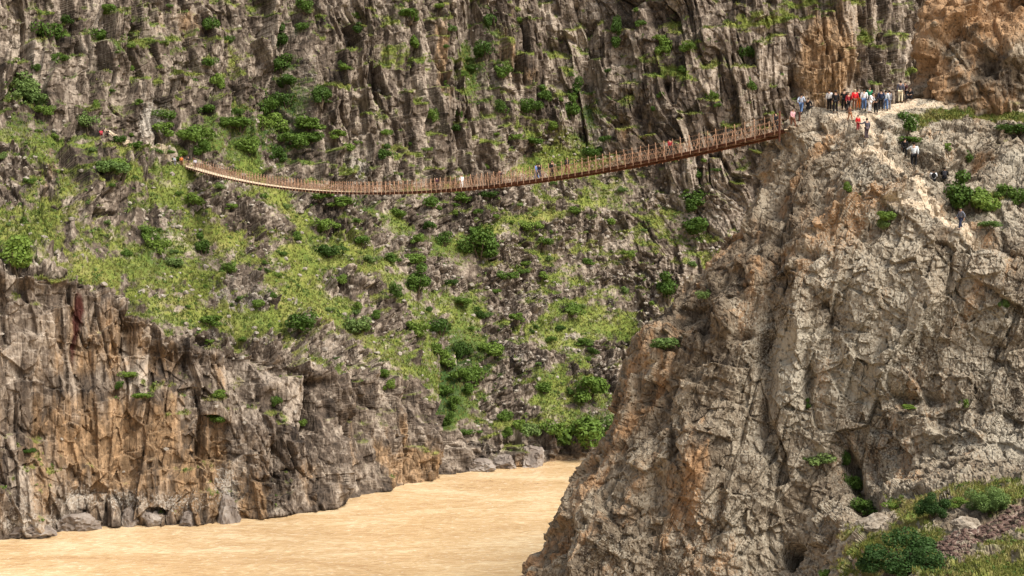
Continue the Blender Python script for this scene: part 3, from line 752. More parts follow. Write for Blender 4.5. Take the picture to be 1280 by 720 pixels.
def crown_mesh(tone, seed, n_lobes, n_leaf, leaf, flat=1.0, spread=.30, lobe_r=(.15, .26)):
    r = np.random.default_rng(seed)
    out = []
    lob = []
    for k in range(n_lobes):
        a = r.uniform(0, 2 * math.pi); rad = math.sqrt(r.uniform(0, 1)) * spread
        z = r.uniform(.30, .74) if rad < .2 else r.uniform(.20, .56)
        lob.append((rad * math.cos(a), rad * math.sin(a), z * flat, r.uniform(*lobe_r)))
    lob.append((0, 0, .42 * flat, .26))
    per = n_leaf // len(lob)
    for (x, y, z, s) in lob:
        d = r.normal(size=(per, 3)); d /= np.linalg.norm(d, axis=1, keepdims=True)
        rr = s * (.62 + .45 * r.random((per, 1)) ** .6)
        c = np.array([x, y, z]) + d * rr * np.array([1, 1, .85])
        c = c[c[:, 2] > .02]; d = d[:len(c)]
        nrm = d + r.normal(size=d.shape) * .75; nrm[:, 2] += .25
        nrm /= np.linalg.norm(nrm, axis=1, keepdims=True)
        t = np.cross(nrm, r.normal(size=d.shape)); t /= np.linalg.norm(t, axis=1, keepdims=True)
        b = np.cross(nrm, t)
        sz = leaf * r.uniform(.6, 1.3, (len(c), 1))
        out.append(np.stack([c - t * sz, c - b * sz * .6, c + t * sz, c + b * sz * .6], 1).reshape(-1, 3))
    return raw_mesh("crown", np.concatenate(out), 4, LEAF[tone])

def trunk_mesh(seed):
    r = random.Random(seed); bm = bmesh.new()
    for k in range(5):
        a = k * 1.256 + r.uniform(-.3, .3); p0 = Vector((0, 0, -.12)); prev = None
        for j in range(4):
            f = j / 3
            c = Vector((math.cos(a) * .22 * f, math.sin(a) * .22 * f, -.12 + .62 * f)); rad = .030 * (1 - .75 * f)
            ring = [bm.verts.new(c + Vector((math.cos(q * 1.0472) * rad, math.sin(q * 1.0472) * rad, 0))) for q in range(6)]
            if prev:
                for q in range(6): bm.faces.new((prev[q], prev[(q + 1) % 6], ring[(q + 1) % 6], ring[q]))
            prev = ring
    me = bpy.data.meshes.new("trunk"); bm.to_mesh(me); bm.free(); me.materials.append(BARK); return me

CR = {t: [crown_mesh(t, 100 + 10 * k + ord(t), (5, 8, 11, 7, 6, 9)[k], 1500, .045, (1, .85, 1.05, .75, 1.1, .9)[k], (.30, .38, .40, .42, .26, .36)[k], (.12, .24)) for k in range(6)] for t in 'dmp'}
CR_BIG = {t: [crown_mesh(t, 500 + k + ord(t), 26, 11000, .019, .95, .42, (.10, .17)) for k in range(2)] for t in 'dmpk'}
TRUNK = [trunk_mesh(k) for k in range(3)]
SHRUB_N = 0
def shrub(px, py, w, h, tone, label, group="shrubs growing on the gorge walls", where=None, big=False, name="shrub", cat="shrub"):
    global SHRUB_N
    SHRUB_N += 1; k = SHRUB_N
    p = (where or G_FAR)(px, py)
    m = p.y / F
    W, Hh = w * m, h * m
    me = (CR_BIG if big else CR)[tone][k % (2 if big else 6)]
    rz = (k * 2.399) % 6.283
    f_ = 1.12 if big else 1.38
    sc = (W * f_, W * f_ * .92, Hh * f_ * .98)
    if w >= 22 or big:
        e = bpy.data.objects.new(name, None); COL.objects.link(e); e.empty_display_size = .3
        e.location = p - Vector((0, 0, .12 * Hh)); e.rotation_euler = (0, 0, rz); e.scale = sc
        link("crown", me, e); link("trunk", TRUNK[k % 3], e)
        o = e
    else:
        o = link(name, me, None, p - Vector((0, 0, .15 * Hh))); o.rotation_euler = (0, 0, rz); o.scale = sc
    tag(o, label, cat, group)
    return o

ZA = "small shrub on the ledges of the upper left crags"
ZB = "green bush in the dense thicket in the gully above the bridge"
ZC = "small shrub on the slope just above the bridge's left end"
ZD = "small shrub on the rubble slope below the middle of the bridge"
ZE = "bush in the green strip running down to the river cliff"
ZF = "small shrub in the cracks of the dark crags at the top centre"
ZG = "small shrub clinging to the dark crags above the bridge's right half"
ZH = "small tuft shrub growing on the face of the orange river cliff"
ZI = "shrub in the low row along the water's edge"
ZJ = "small shrub among the rocks of the slope under the left half of the bridge"
SHRUBS = [
 (62, 49, 32, 30, 'd', "dark green round shrub highest on the ledge at the top left"),
 (84, 28, 14, 11, 'd', ZA), (117, 48, 24, 22, 'm', "mid green shrub beside a dark hollow in the top left crags"), (139, 18, 20, 15, 'm', ZA),
 (75, 75, 17, 13, 'm', ZA), (36, 126, 38, 34, 'p', "large pale green shrub on the left edge ledge, upper of a touching pair"), (46, 132, 26, 22, 'p', "pale green shrub leaning against the large one on the left edge ledge"), (56, 144, 17, 15, 'm', ZA), (46, 88, 11, 12, 'd', ZA), (160, 92, 14, 14, 'm', ZA),
 (110, 162, 24, 24, 'p', "pale grey green shrub behind the two people sitting by the far path"), (123, 148, 13, 22, 'm', ZA),
 (148, 177, 17, 12, 'd', "dark little shrub beside the pale far path"), (166, 186, 22, 12, 'm', "low green shrub just below the pale far path"),
 (202, 148, 25, 16, 'd', "dark shrub under the crags right of the white rock face"), (202, 171, 29, 22, 'm', "round green shrub below the dark one right of the white rock face"),
 (243, 176, 36, 26, 'm', "broad green shrub right above the people at the bridge's left end"), (251, 197, 24, 20, 'm', "round shrub touching the left end of the bridge"), (228, 195, 15, 11, 'm', ZC), (206, 195, 21, 11, 'm', ZC),
 (136, 216, 34, 26, 'p', "pale green shrub left of the far path, in front of brown pillars"), (152, 224, 36, 32, 'm', "large green shrub on the ledge below the far path"), (242, 255, 24, 20, 'm', "green shrub on the bright grass just below the bridge's left end"),
 (22, 338, 48, 42, 'm', "big dark based green shrub on the brink of the orange cliff at the left edge"), (185, 300, 22, 22, 'm', ZE.replace("green strip running down to the river cliff", "diagonal green strip on the left slope")), (199, 317, 24, 24, 'm', ZE.replace("green strip running down to the river cliff", "diagonal green strip on the left slope")), (214, 333, 22, 18, 'p', ZE.replace("green strip running down to the river cliff", "diagonal green strip on the left slope")),
 (255, 319, 22, 26, 'd', "dark upright shrub beside pale boulders on the left slope"), (160, 321, 14, 12, 'm', ZJ),
 (265, 40, 20, 26, 'd', "dark shrub in the grassy chute at the top left"), (262, 82, 16, 14, 'd', ZA), (271, 110, 16, 24, 'm', ZA), (282, 52, 14, 12, 'd', ZA),
 (350, 62, 22, 30, 'd', ZB), (352, 88, 28, 22, 'd', ZB), (357, 108, 28, 22, 'd', ZB), (343, 84, 18, 14, 'd', ZB), (380, 16, 22, 16, 'd', ZF), (378, 38, 15, 15, 'd', ZF), (446, 42, 17, 13, 'd', ZF), (430, 88, 20, 12, 'm', ZF),
 (402, 128, 24, 28, 'd', ZB), (358, 132, 28, 24, 'd', ZB), (338, 142, 26, 24, 'm', ZB), (297, 143, 17, 13, 'd', ZB), (300, 164, 38, 22, 'm', ZB), (328, 160, 24, 22, 'm', ZB), (350, 168, 32, 26, 'm', ZB), (386, 162, 38, 20, 'm', ZB), (366, 182, 28, 20, 'm', ZB), (390, 176, 24, 16, 'd', ZB), (420, 174, 24, 14, 'm', "green bush beside the pale pillar above the bridge"), (262, 141, 24, 13, 'm', ZC), (281, 160, 15, 13, 'm', ZC),
 (310, 192, 32, 26, 'm', "green bush above the left part of the railing, beside a grey rock"), (345, 202, 22, 20, 'd', "dark shrub on a brown rock just above the railing"), (435, 188, 18, 16, 'm', ZF), (480, 199, 20, 18, 'd', "dark round shrub alone on the crag above the middle of the bridge"), (482, 168, 14, 10, 'm', ZF),
 (400, 250, 30, 13, 'm', "low green bush directly under the lowest part of the bridge deck"), (428, 257, 32, 15, 'm', "spreading low bush just right of the one under the deck"), (408, 290, 30, 22, 'm', "round green shrub on the grass under the bridge, upper of two"), (412, 321, 30, 22, 'd', "round dark green shrub on the grass under the bridge, lower of two"), (455, 309, 24, 18, 'm', "shrub right of the upper and lower round pair under the bridge"), (495, 270, 21, 14, 'm', ZD), (372, 301, 15, 12, 'm', ZJ), (490, 326, 19, 13, 'm', ZD), (465, 328, 19, 12, 'p', ZD), (330, 248, 20, 11, 'm', ZJ), (290, 262, 18, 10, 'm', ZJ),
 (541, 257, 24, 16, 'm', "green shrub close under the deck, left of a long low bush"), (577, 255, 34, 17, 'm', "long low bush close under the deck near the white shirted walker"), (610, 246, 20, 10, 'd', ZD),
 (600, 322, 42, 38, 'd', "largest dark green shrub in the middle of the far slope"), (522, 328, 30, 20, 'm', "broad shrub left of the largest dark one on the far slope"), (523, 366, 32, 34, 'd', "tall dark shrub stepped down left of the far slope's middle"), (556, 307, 22, 18, 'd', "dark shrub up and left of the largest one on the far slope"), (535, 286, 16, 14, 'd', ZD), (521, 303, 18, 14, 'm', ZD), (665, 290, 22, 16, 'm', "shrub right of the largest dark one, upper of a close pair"), (679, 305, 18, 14, 'm', "shrub right of the largest dark one, lower of a close pair"),
 (515, 24, 28, 18, 'm', "bright green bush on the top ledge above the grey pillars"), (518, 60, 15, 22, 'm', ZF), (612, 32, 20, 20, 'd', ZF), (608, 70, 26, 26, 'd', "dark bush in the olive grass chute at the top centre"), (630, 97, 20, 20, 'm', ZF), (665, 139, 25, 22, 'd', "dark round shrub on the rocks above the grassy terrace"), (682, 127, 20, 20, 'd', ZF), (624, 142, 16, 18, 'd', ZF), (572, 146, 13, 14, 'd', ZF), (572, 163, 14, 12, 'd', ZF), (538, 152, 16, 22, 'm', ZF), (586, 88, 15, 11, 'd', ZF),
 (716, 150, 26, 30, 'd', "dark bush filling the foot of the narrow gully right of centre"), (720, 124, 20, 30, 'd', ZF), (691, 164, 17, 12, 'm', ZF), (735, 194, 22, 14, 'd', "dark shrub on the right of the bright grassy terrace"), (640, 176, 20, 12, 'm', ZF), (665, 180, 26, 12, 'm', "low bush on the bright grassy terrace above the blue shirted walker"),
 (770, 60, 18, 20, 'd', ZG), (772, 40, 14, 22, 'd', ZG), (800, 33, 14, 12, 'd', ZG), (830, 66, 20, 26, 'm', ZG), (862, 65, 22, 14, 'm', ZG), (940, 72, 22, 20, 'd', ZG), (937, 113, 16, 16, 'd', ZG), (890, 124, 14, 14, 'm', ZG), (855, 92, 15, 10, 'm', ZG), (757, 176, 14, 10, 'd', ZG),
 (868, 264, 32, 24, 'd', "dark tree like shrub near the headland's edge, upper of a stacked pair"), (866, 289, 38, 26, 'd', "dark tree like shrub near the headland's edge, lower of a stacked pair"), (836, 374, 34, 32, 'd', "dark shrub on the far slope just left of the headland"), (764, 280, 16, 10, 'm', ZD), (720, 268, 18, 10, 'm', ZD),
 (375, 411, 34, 28, 'd', "dark round shrub standing out on the bright yellow grass slope"), (447, 417, 30, 26, 'p', "bright pale shrub right of the dark round one on the yellow grass"), (325, 382, 17, 15, 'm', ZJ), (262, 407, 30, 16, 'm', "low green shrub in the middle of the yellow grass slope"), (430, 353, 19, 15, 'm', ZJ), (445, 389, 15, 12, 'm', ZJ), (285, 342, 24, 18, 'm', "grey green shrub above the yellow grass among pale rubble"), (495, 373, 16, 20, 'd', ZD), (475, 470, 16, 18, 'm', ZE), (305, 430, 14, 10, 'm', ZJ), (340, 372, 13, 10, 'd', ZJ), (470, 400, 15, 12, 'm', ZJ),
 (551, 417, 36, 28, 'd', "dark rounded shrub in the middle of the slope, right of a twin"), (523, 419, 24, 22, 'm', "rounded shrub left of its darker twin in the middle of the slope"), (578, 446, 22, 28, 'd', "narrow dark shrub above the green strip by the cliff"), (616, 451, 38, 28, 'm', "grey green bushy shrub right of the green strip by the cliff"), (597, 480, 30, 32, 'm', "upright round bush at the right edge of the green strip by the cliff"), (560, 462, 30, 24, 'm', ZE), (545, 442, 24, 18, 'm', ZE), (577, 476, 26, 22, 'm', ZE), (562, 490, 24, 18, 'm', ZE), (566, 510, 18, 20, 'm', ZE), (563, 530, 14, 18, 'd', ZE), (585, 494, 18, 16, 'm', ZE), (488, 486, 14, 16, 'm', ZE),
 (635, 351, 20, 15, 'm', ZD), (575, 379, 26, 13, 'm', "flat olive shrub under the largest dark shrub's slope"), (645, 404, 22, 14, 'm', ZD), (714, 393, 28, 20, 'm', "bright green round shrub alone on the right part of the rubble slope"), (700, 414, 14, 10, 'd', ZD), (730, 431, 24, 10, 'm', ZD), (690, 426, 16, 9, 'm', ZD), (566, 356, 13, 10, 'd', ZD), (600, 398, 14, 14, 'd', ZD), (740, 442, 14, 9, 'd', ZD), (680, 350, 14, 10, 'm', ZD), (735, 330, 16, 10, 'm', ZD), (785, 320, 14, 10, 'm', ZD), (660, 330, 14, 9, 'm', ZD),
 (734, 500, 48, 38, 'm', "broad flat topped bush standing above the largest waterside bush"), (735, 553, 58, 44, 'm', "largest rounded bush by the bend of the river"), (763, 552, 30, 32, 'p', "pale bush half hidden behind the headland at the river bend"), (680, 490, 24, 16, 'm', "small round shrub left of the flat topped bush"), (690, 547, 28, 26, 'm', ZI), (668, 544, 28, 24, 'p', ZI), (648, 540, 18, 20, 'm', ZI), (630, 524, 17, 16, 'm', ZI), (632, 548, 16, 15, 'm', ZI), (706, 550, 20, 18, 'p', ZI), (590, 544, 22, 10, 'm', ZI),
 (155, 471, 24, 12, 'm', ZH), (182, 500, 30, 12, 'm', "low green tuft shrub spreading on a ledge of the orange cliff"), (268, 527, 26, 15, 'm', "green shrub perched at the middle of the orange cliff"), (275, 497, 22, 10, 'm', "green shrub on the ledge just above the perched one"), (40, 566, 17, 8, 'd', ZH), (150, 486, 12, 10, 'd', ZH), (345, 505, 14, 16, 'd', ZH), (262, 430, 13, 8, 'm', ZH), (380, 530, 12, 10, 'm', ZH),
]
for s_ in SHRUBS: shrub(*s_)
rs = random.Random(21)
n_ = 0
while n_ < 110:                                   # tiny tufts dotted over the slope, each an object
    x_, y_ = rs.uniform(-5, 900), rs.uniform(5, 560)
    if y_ > np.interp(x_, [0, 110, 235, 430, 560, 690, 780, 900], [320, 335, 410, 455, 500, 530, 440, 300]): continue
    if y_ < 190 and rs.random() < .45: continue
    w_ = rs.uniform(7, 13)
    shrub(x_, y_, w_, w_ * rs.uniform(.6, .95), rs.choice('mmdp'), "tiny green tuft of a shrub, one of many dotted over the far slope and crags", "tiny tuft shrubs dotted over the far bank")
    n_ += 1
NG = "shrubs growing on the near headland"
for s_ in [
 (1134, 168, 28, 26, 'd', "dark bush beside the footpath below the outcrop, upper of two"), (1130, 178, 32, 13, 'm', "low green bush touching the dark one beside the footpath"),
 (1196, 262, 44, 44, 'd', "big dark bush beside the lone man on the headland"), (1222, 260, 40, 36, 'm', "lighter bush leaning on the big dark one on the headland"), (1238, 264, 26, 16, 'd', "dark low shrub right of the big bush on the headland"),
 (1256, 246, 26, 20, 'm', "green shrub under the grey rock wall at the right edge"), (1274, 258, 26, 26, 'm', "shrub cut by the right edge beside the grey rock wall"),
 (1276, 168, 40, 18, 'd', "dark hanging shrub on the brink below the outcrop at the right edge"), (1110, 280, 26, 20, 'm', "bright green tufted shrub beside the pale footpath"), (1104, 288, 14, 16, 'p', "pale tuft under the bright green one beside the footpath"),
 (1060, 240, 12, 14, 'm', "small shrub in a crack below the crowd, upper of two"), (1067, 254, 11, 11, 'p', "pale small shrub in a crack below the crowd, lower of two"), (1240, 284, 26, 10, 'p', "pale flat shrub right of the lone man"),
 (1256, 384, 12, 18, 'p', "tiny pale shrub high on the right of the grey headland face"), (1010, 512, 13, 14, 'd', "tiny dark shrub in a crack of the headland face"), (1206, 508, 12, 16, 'm', "tiny green shrub at the right of the headland face"), (1136, 512, 22, 7, 'm', "flat green tuft in the middle of the headland face"),
 (834, 437, 40, 20, 'p', "pale spiky shrub on the headland's left edge"), (880, 374, 17, 15, 'p', "small pale shrub on the headland's left slope"), (1208, 200, 14, 20, 'd', "dark shrub in a recess below the brink"), (1183, 188, 12, 12, 'm', "small shrub in a hollow below the brink"),
 (1022, 582, 34, 18, 'p', "yellow green tuft above the dark crevice in the headland"), (1054, 584, 16, 30, 'd', "dark shrub highest in the crevice of the headland"), (1066, 612, 20, 26, 'd', "dark shrub in the middle of the headland's crevice"), (1080, 646, 32, 22, 'd', "dark shrub at the foot of the headland's crevice"), (1110, 634, 26, 9, 'm', "low green shrub strip above the pale stone left of the small tree"),
]:
    shrub(*s_, group=NG, where=G_NEAR)
shrub(1166, 648, 42, 44, 'k', "dark upright bush at the foot of the headland above the small tree", NG, G_NEAR, True)
shrub(1236, 640, 54, 46, 'p', "pale grey green bush above the reddish stone strip", NG, G_NEAR, True)
shrub(1200, 636, 34, 20, 'm', "low green bush between the dark bush and the pale one", NG, G_NEAR, True)
shrub(1132, 712, 104, 68, 'k', "spreading dark green small tree at the bottom right", NG, G_NEAR, True, "small_tree", "tree")
shrub(1090, 712, 34, 22, 'k', "low dark green bush joined to the left of the small tree", NG, G_NEAR, True)
shrub(1038, 722, 26, 14, 'm', "little green bush cut off by the bottom edge", NG, G_NEAR, False)

# ------------------------------------------------------------------ grass blades and loose stones (nobody could count them)
def tufts(name, P, attr, n, hgt, wid, mat, label, seed, thr=.5, vis=None):
    r = np.random.default_rng(seed)
    g_ = attr.ravel(); pts = P.reshape(-1, 3)
    x, y = project(pts)
    ok = np.nonzero((g_ > thr) & (x > -40) & (x < 1320) & (y > -20) & (y < 760))[0]
    i = r.choice(ok, n); c = pts[i] + r.normal(size=(n, 3)) * np.array([.12, .12, .02])
    out = []
    for k in range(3):
        a = r.uniform(0, 6.283, n); h = hgt * r.uniform(.5, 1.4, n); w = wid * r.uniform(.6, 1.4, n)
        s = np.stack([np.cos(a), np.sin(a), np.zeros(n)], -1) * w[:, None]
        tip = c + np.stack([r.normal(size=n) * hgt * .5, r.normal(size=n) * hgt * .5, h], -1)
        b = c - np.array([0, 0, .1])
        out.append(np.stack([b - s, b + s, tip], 1).reshape(-1, 3))
    return tag(link(name, raw_mesh(name, np.concatenate(out), 3, mat)), label, "grass", kind='stuff')
g = NT("grass_blades")
gn_ = g.math('ADD', g.math('MULTIPLY', g.noise(g.coord(), .13, 4), .6), g.math('MULTIPLY', g.noise(g.coord(), 1.6, 3), .4))
MAT_GRASS = g.out(g.ramp(gn_, [(.34, (.055, .095, .016)), (.48, (.130, .150, .032)), (.62, (.21, .195, .06))]), None, .8)
tufts("grass", FQ, grass, 60000, .34, .085, MAT_GRASS, "short wild grass on the ledges of the far slope", 3)
g = NT("dry_grass_blades")
gn_ = g.math('ADD', g.math('MULTIPLY', g.noise(g.coord(), .3, 4), .6), g.math('MULTIPLY', g.noise(g.coord(), 2.6, 3), .4))
MAT_GRASS_N = g.out(g.ramp(gn_, [(.34, (.085, .115, .020)), (.48, (.19, .195, .045)), (.62, (.29, .235, .10))]), None, .8)
tufts("grass", AQ, grassA - redA * 1.5, 26000, .15, .035, MAT_GRASS_N, "wild grass on the headland and its grassy foot", 4)

def undergrowth(name, P, attr, n, size, mat, label, seed, thr):
    """Low leafy plants between the stones, far too many to count."""
    r = np.random.default_rng(seed)
    pts = P.reshape(-1, 3); x, y = project(pts)
    ok = np.nonzero((attr.ravel() > thr) & (x > -40) & (x < 1320) & (y > -20) & (y < 760))[0]
    c0 = pts[r.choice(ok, n)]; s0 = size * r.uniform(.5, 1.5, (n, 1)); out = []
    for k in range(16):
        d = r.normal(size=(n, 3)); d /= np.linalg.norm(d, axis=1, keepdims=True); d[:, 2] = np.abs(d[:, 2])
        c = c0 + d * s0 * r.uniform(.3, 1, (n, 1))
        nrm = d + r.normal(size=d.shape) * .6; nrm /= np.linalg.norm(nrm, axis=1, keepdims=True)
        t = np.cross(nrm, r.normal(size=d.shape)); t /= np.linalg.norm(t, axis=1, keepdims=True); b = np.cross(nrm, t)
        q = s0 * .38
        out.append(np.stack([c - t * q, c - b * q * .6, c + t * q, c + b * q * .6], 1).reshape(-1, 3))
    return tag(link(name, raw_mesh(name, np.concatenate(out), 4, mat)), label, "plants", kind='stuff')
g = NT("weed_leaves")
nw = g.math('ADD', g.math('MULTIPLY', g.noise(g.coord(), .3, 3), .6), g.math('MULTIPLY', g.noise(g.coord(), 1.4, 2), .4))
MAT_WEED = g.out(g.ramp(nw, [(.34, (.040, .085, .014)), (.5, (.080, .125, .024)), (.64, (.145, .172, .045))]), None, .75)
undergrowth("undergrowth", FQ, grass + .25 * lush, 4200, .36, MAT_WEED, "low green weeds between the stones of the far slope", 31, .42)
undergrowth("undergrowth", AQ, grassA - redA * 1.5, 900, .16, MAT_WEED, "low green weeds on the headland", 32, .5)
ICO = None
def stone_mesh(seed, sub=2):
    bm = bmesh.new(); bmesh.ops.create_icosphere(bm, subdivisions=sub, radius=.5)
    r = np.random.default_rng(seed)
    planes = r.normal(size=(9, 3)); planes /= np.linalg.norm(planes, axis=1, keepdims=True)
    V = np.array([v.co for v in bm.verts])
    for p in planes:
        d = V @ p; lim = r.uniform(.26, .42)
        V = V - np.maximum(d - lim, 0)[:, None] * p
    V += .02 * r.normal(size=V.shape)
    for v, c in zip(bm.verts, V): v.co = c
    me = bpy.data.meshes.new("stone"); bm.to_mesh(me); bm.free(); return me
def stones(name, pts, sizes, mat, label, seed):
    r = np.random.default_rng(seed)
    tri = []
    for k in range(6):
        m = stone_mesh(k + seed, 1); m.calc_loop_triangles()
        v = np.array([x.co for x in m.vertices]); tri.append(np.array([v[list(t.vertices)] for t in m.loop_triangles])); bpy.data.meshes.remove(m)
    out = []
    for p, s in zip(pts, sizes):
        t = tri[r.integers(6)]
        a = r.uniform(0, 6.283); ca, sa = math.cos(a), math.sin(a)
        M = np.array([[ca, -sa, 0], [sa, ca, 0], [0, 0, 1]]) * np.array([s * r.uniform(.7, 1.4), s, s * r.uniform(.5, .9)])
        out.append((t.reshape(-1, 3) @ M.T) + p)
    return tag(link(name, raw_mesh(name, np.concatenate(out), 3, mat)), label, name, kind='stuff')
g = NT("stone_grey")
nn = g.noise(g.coord(), 1.3, 5)
MAT_STONE = g.out(g.ramp(g.math('ADD', g.math('MULTIPLY', nn, .7), g.math('MULTIPLY', g.noise(g.coord(), .5, 2), .3)), [(.3, (.13, .105, .085)), (.5, (.27, .235, .195)), (.7, (.42, .385, .33))]), g.bump(nn, .5, .1), .95)
cand = np.nonzero(((1 - cliff) * sstep(.0, .5, outc.reshape(sh)) + .12 * (1 - cliff) + .02).ravel() * (fpy.ravel() < wl_row.ravel() - 20) * (rng.random(FQ.size // 3) < .5) > rng.random(FQ.size // 3))[0]
si = rng.choice(cand, 4200)
stones("rubble", FQ.reshape(-1, 3)[si], .28 + .55 * rng.random(4200) ** 3 * 2, MAT_STONE, "loose grey stones strewn over the far slope", 11)
g = NT("scree")
nn = g.noise(g.coord(), 3.0, 4)
MAT_SCREE = g.out(g.ramp(nn, [(.35, (.055, .034, .028)), (.55, (.14, .088, .070)), (.7, (.36, .30, .25))]), None, .95)
si = rng.choice(np.nonzero((redA.ravel() > .35) & (apx.ravel() < 1320))[0], 1500)
stones("gravel", AQ.reshape(-1, 3)[si], .14 + .34 * rng.random(1500) ** 3, MAT_SCREE, "strip of loose reddish stones on the grassy slope", 12)

# pale rocks in the grass at the foot of the headland
g = NT("river_boulder")
nn = g.noise(g.coord(), 1.1, 6, .65); nv = g.noise(g.coord((1, 1, .3)), 2.2, 4)
MAT_BOULD = g.out(g.ramp(g.math('ADD', g.math('MULTIPLY', nn, .6), g.math('MULTIPLY', nv, .4)), [(.32, (.075, .06, .05)), (.5, (.20, .165, .14)), (.68, (.36, .32, .28))]), g.bump(nn, .8, .25), .85)
for k, (px, w, h, lab) in enumerate([
    (190, 30, 26, "grey squared boulder at the water's edge below the orange cliff"), (164, 26, 30, "darker boulder wedged left of the grey squared one"),
    (40, 66, 34, "pale grey rock apron at the water in the bottom left corner"), (100, 52, 30, "grey sloping rock at the water between the apron and the boulders"),
    (285, 36, 44, "pale grey rock slab rising from the water under the cliff"), (600, 44, 18, "low brown slab at the water right of the orange buttress"), (664, 44, 30, "rounded brown rock at the end of the cliff by the river bend"), (632, 30, 20, "brown wedge of rock between the low slab and the rounded rock"), (236, 30, 22, "tan block at the water between the slab and the squared boulder")]):
    y = float(np.interp(px, pxs, WL)); D = float(wl_dist(y)); m = D / F
    me = stone_mesh(40 + k, 4)
    V = np.array([v.co for v in me.vertices], np.float32)
    V += V * (.22 * fbm(V * 3.1 + k * 7, 300 + k, 4))[:, None]
    me.vertices.foreach_set("co", V.ravel()); me.update(); me.materials.append(MAT_BOULD)
    c = at(px, y, D); o = link("boulder", me, None, Vector((c[0], D + .4, .18 * h * m)))
    o.scale = (w * m * 1.1, w * m * .9, h * m * 1.25); o.rotation_euler = (0, 0, k * 1.3)
    tag(o, lab, "boulder", "boulders at the water's edge")
g = NT("pale_boulder")
nn = g.noise(g.coord(), 1.6, 6, .65); nv = g.voro(g.coord(), 2.6)
MAT_PALE = g.out(g.ramp(g.math('ADD', g.math('MULTIPLY', nn, .7), g.math('MULTIPLY', nv, .3)), [(.3, (.12, .095, .07)), (.46, (.24, .20, .155)), (.62, (.38, .335, .275))]), g.bump(nn, .8, .15), .95)
for k, (px, py, w, h, lab) in enumerate([(1094, 658, 60, 40, "pale stone outcrop behind the left side of the small tree"), (1206, 660, 50, 34, "pale stone outcrop behind the right side of the small tree")]):
    p = G_NEAR(px, py); m = p.y / F
    me = stone_mesh(70 + k, 4)
    V = np.array([v.co for v in me.vertices], np.float32)
    V += V * (.3 * fbm(V * 3.7 + k * 7, 320 + k, 5))[:, None]
    me.vertices.foreach_set("co", V.ravel()); me.update(); me.materials.append(MAT_PALE)
    o = link("boulder", me, None, p + Vector((0, 0, .08 * h * m)))
    o.scale = (w * m * .85, w * m * .6, h * m * .8); tag(o, lab, "boulder", "pale rocks at the foot of the headland")
# ------------------------------------------------------------------ suspension footbridge
RUST = plain("rusty_steel", (.105, .042, .025), .8, .45, 2.0)
RUST_L = plain("rusty_rail", (.40, .245, .16), .75, .35, 3.0)
g = NT("deck_planks")
cp = g.coord(); nn = g.noise(cp, 1.2, 4)
MAT_DECK = g.out(g.mix(nn, (.52, .42, .29), (.72, .62, .46)), None, .85)
A_END, B_END = Vector((22.7, 114.6, 0)), Vector((-56.6, 245.6, 0))
def deck(t):
    p = A_END.lerp(B_END, t)
    return Vector((p.x, p.y, 45.55 + 4.85 * (2 * t - 1) ** 2))
Bdir = (B_END - A_END).normalized(); Bside = Vector((-Bdir.y, Bdir.x, 0))      # points left of the walking direction
LEN = (B_END - A_END).length
HALF = .85
def bars(name, segs, mat, parent, rad=.03, kind=None):
    """Square bars from a to b, all in one mesh."""
    V = []
    for a, b in segs:
        d = (b - a).normalized(); u = d.cross(Vector((0, 0, 1)))
        if u.length < .1: u = Bside.copy()
        u.normalize(); v = d.cross(u)
        q = [u * rad + v * rad, -u * rad + v * rad, -u * rad - v * rad, u * rad - v * rad]
        for k in range(4):
            V += [a + q[k], a + q[(k + 1) % 4], b + q[(k + 1) % 4], b + q[k]]
        V += [a + q[3], a + q[2], a + q[1], a + q[0], b + q[0], b + q[1], b + q[2], b + q[3]]
    o = link(name, raw_mesh(name, np.array([tuple(x) for x in V]), 4, mat), parent)
    if kind: o['kind'] = kind
    return o
bridge = bpy.data.objects.new("suspension_bridge", None); COL.objects.link(bridge)
tag(bridge, "long sagging rusty footbridge with railing posts hung across the gorge", "bridge")
NS = 96
ts = [k / NS for k in range(NS + 1)]
V = []
rp = random.Random(3)
NP = 520
for k in range(NP):                                           # cross planks with small gaps
    t0, t1 = k / NP + .00008, (k + 1) / NP - .00008
    a, b = deck(t0), deck(t1); j = Vector((0, 0, rp.uniform(-.012, .012)))
    s = Bside * (HALF - .03 + rp.uniform(-.02, .02)); up = Vector((0, 0, .05))
    c = [a - s + j, a + s + j, b + s + j, b - s + j]
    V += [c[3] + up, c[2] + up, c[1] + up, c[0] + up, c[0], c[1], c[2], c[3], c[0] + up, c[1] + up, c[1], c[0], c[2] + up, c[3] + up, c[3], c[2]]
link("deck", raw_mesh("deck", np.array([tuple(x) for x in V]), 4, MAT_DECK), bridge)
for sgn in (-1, 1):                                            # I-beam like side girders
    V = []
    prof = [(.0, .02), (.10, .02), (.10, -.03), (.04, -.03), (.04, -.16), (.10, -.16), (.10, -.20), (.0, -.20)]
    for k in range(NS):
        a, b = deck(ts[k]), deck(ts[k + 1])
        for q in range(len(prof)):
            (o0, z0), (o1, z1) = prof[q], prof[(q + 1) % len(prof)]
            f = lambda p, o_, z_: p + Bside * sgn * (HALF + o_) + Vector((0, 0, z_))
            quad = [f(a, o0, z0), f(a, o1, z1), f(b, o1, z1), f(b, o0, z0)]
            V += quad if sgn > 0 else quad[::-1]
    link("side_beam", raw_mesh("side_beam", np.array([tuple(x) for x in V]), 4, RUST), bridge)
xb = bars("cross_beam", [(-Bside * HALF, Bside * HALF)], RUST, bridge, .04)
for k in range(1, 48):
    o = xb if k == 1 else xb.copy()
    if k > 1: COL.objects.link(o); o.parent = bridge
    o.location = deck(k / 48) - Vector((0, 0, .10))
POST_H = 1.42
post_t = [(k + .5) / 126 for k in range(126)]
post_src = None
rest = []
